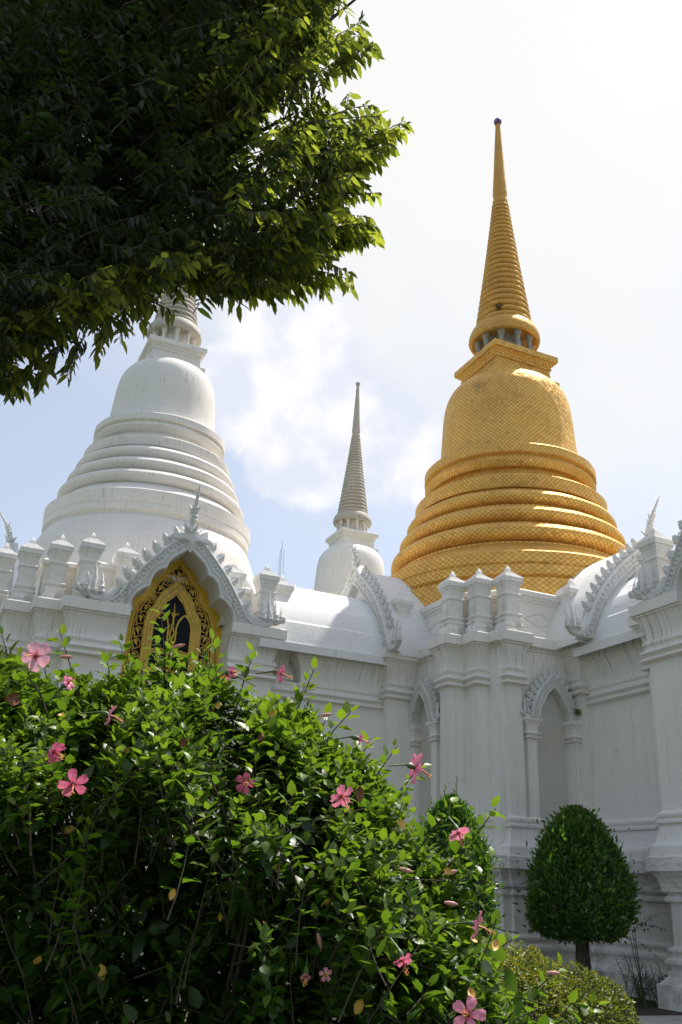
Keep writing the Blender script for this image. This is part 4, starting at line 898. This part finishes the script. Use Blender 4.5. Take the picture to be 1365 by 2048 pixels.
# ---- golden clipped hedge mounds
def mound(loc, rx, ry, h, seed, label, rot=0, n=9000, lvl=1.0):
    g = np.random.default_rng(seed); T = thing('hedge_mound', loc, label, 'hedge', 'clipped golden hedge mounds')
    P = []; D = []; Nn = []; L = []; Wd = []; C = []; Rn = []; Yg = []; c, s = math.cos(rot), math.sin(rot)
    for i in range(n):
        a = g.uniform(0, 6.283); e = math.asin(g.uniform(.02, 1) ** .8); o = np.array([math.cos(a) * math.cos(e), math.sin(a) * math.cos(e), math.sin(e)]); dep = abs(g.normal(0, .05)) if i % 3 else g.uniform(0, .3)
        lump = 1 + .04 * math.sin(4 * a + 3 * e) + .03 * math.sin(7 * a - 5 * e); q = np.sign(o) * np.abs(o) ** .8 * np.array([rx, ry, h]) * (1 - dep) * lump
        P.append(np.array([loc[0] + q[0] * c - q[1] * s, loc[1] + q[0] * s + q[1] * c, q[2]])); out = np.array([o[0] * c - o[1] * s, o[0] * s + o[1] * c, o[2]])
        D.append(unit(out + g.normal(0, .7, 3) + Z_ * .3)); Nn.append(unit(out * .6 + Z_ + g.normal(0, .5, 3))); sz = g.uniform(.03, .052); L.append(sz); Wd.append(sz * .55); C.append(g.uniform(0, .3)); Rn.append(g.random()); Yg.append(lvl * (g.random() < .6) * (o[2] > .35) * (dep < .08) * g.uniform(.4, 1))
    leaves('foliage', DURL, P, D, Nn, L, Wd, C, Rn, Yg, T)
    mb = MB()
    for k in range(16): a = k * .39; tube(mb, [(loc[0] + .15 * math.cos(a), loc[1] + .15 * math.sin(a), 0), (loc[0] + rx * .6 * math.cos(a), loc[1] + ry * .6 * math.sin(a), h * .7)], [.015, .006], 5)
    mb.build('stems', TWIG, T)
_a = FR(1.78, 11.2, 0); mound(tuple(_a), 1.15, .95, 1.12, 11, 'yellow-green clipped mound just behind the hibiscus sprays', 0, 15000)
_b = FR(2.53, 11.5, 0); mound(tuple(_b), 1.02, .8, .92, 12, 'darker low clipped mound beside the paving and right pier', -.3, 13000, .45)  # lower lvl takes out yellow, painting this mound as shaded

# ---- plants at the foot of the wall
def tuft(loc, n, h, mat, label, seed, wide=.07, spread=.5, name='garden_weed', cat='plant', group='weeds at the foot of the wall'):
    g = np.random.default_rng(seed); T = thing(name, loc, label, cat, group); lbx = LB(); mb = MB(); b0 = np.array(loc, float)
    for i in range(n):
        a = g.uniform(0, 6.28); b = b0 + np.array([g.normal(0, .08), g.normal(0, .08), 0]); tp = b + np.array([math.cos(a) * spread * g.uniform(.2, 1) * h, math.sin(a) * spread * g.uniform(.2, 1) * h, h * g.uniform(.6, 1.1)])
        tube(mb, [b, (b + tp) / 2 + Z_ * .03, tp], .005, 4)
        for k in range(12): t = .2 + .8 * k / 11; aa = k * 2.4; lbx.add(b * (1 - t) + tp * t, unit(np.array([math.cos(aa), math.sin(aa), .35])), Z_, wide * g.uniform(.8, 1.6), wide * .38, .2, g.random(), .2)
    lbx.build('leaves', mat, T); mb.build('stems', GRNST, T)
tuft((12.55, 13.75, 0), 16, .62, WEED, 'dark leafy weed between the clipped tree and the right pier', 1)
tuft((12.0, 13.5, 0), 14, .50, WEED, 'low dark weed at the foot of the clipped tree trunk', 2)
tuft((12.75, 14.6, 0), 10, .70, WEED, 'taller thin weed close against the arm wall', 3)
def blade_plant(loc, n, h, label):
    T = thing('strap_leaf_plant', loc, label, 'plant'); lbx = LB()
    for i in range(n): a = i * 2.4; lbx.add(np.array(loc) + Z_ * .02, unit(np.array([math.cos(a) * .6, math.sin(a) * .6, 1.0])), np.array([-math.cos(a), -math.sin(a), .6]), h * (.7 + .3 * ((i * 7) % 5) / 5), .05, -.25, .5, .2)
    lbx.build('blades', WEED, T)
blade_plant((10.55, 14.9, 0), 13, .80, 'spiky strap-leaved plant left of the clipped tree trunk')
def creeper():
    T = thing('creeper_sprig', (12.6, 14.2, 0), 'wispy creeper sprig arching beside the clipped tree against the wall', 'plant'); lbx = LB(); mb = MB()
    for (e0, e1) in (((12.35, 14.1, 1.15), (12.85, 14.0, 1.45)), ((12.3, 14.1, 1.05), (12.7, 13.9, .75)), ((12.4, 14.1, 1.2), (13.0, 14.0, 1.22))):
        a, b = np.array(e0), np.array(e1); tube(mb, [(12.6, 14.2, .0), a, (a + b) / 2 + Z_ * .05, b], [.008, .006, .004, .002], 4)
        for k in range(10): t = k / 9; lbx.add(a * (1 - t) + b * t, unit(rg.normal(0, 1, 3) + Z_ * .1), Z_, .085, .03, .2, .4, .1)
    lbx.build('leaves', WEED, T); mb.build('stems', TWIG, T)
creeper()
def fern():
    T = thing('wall_seedling', (13.02, 16.12, 5.33), 'tiny green seedling rooted on the niche capital', 'plant'); lbx = LB()
    for i in range(12): a = i * 2.4; lbx.add(np.array((13.02, 16.1, 5.33 + .01 * i)), unit(np.array([math.cos(a), math.sin(a) - .2, .8])), Z_, .12, .06, .2, .8, .3)
    lbx.build('leaves', TOPL, T)
fern()
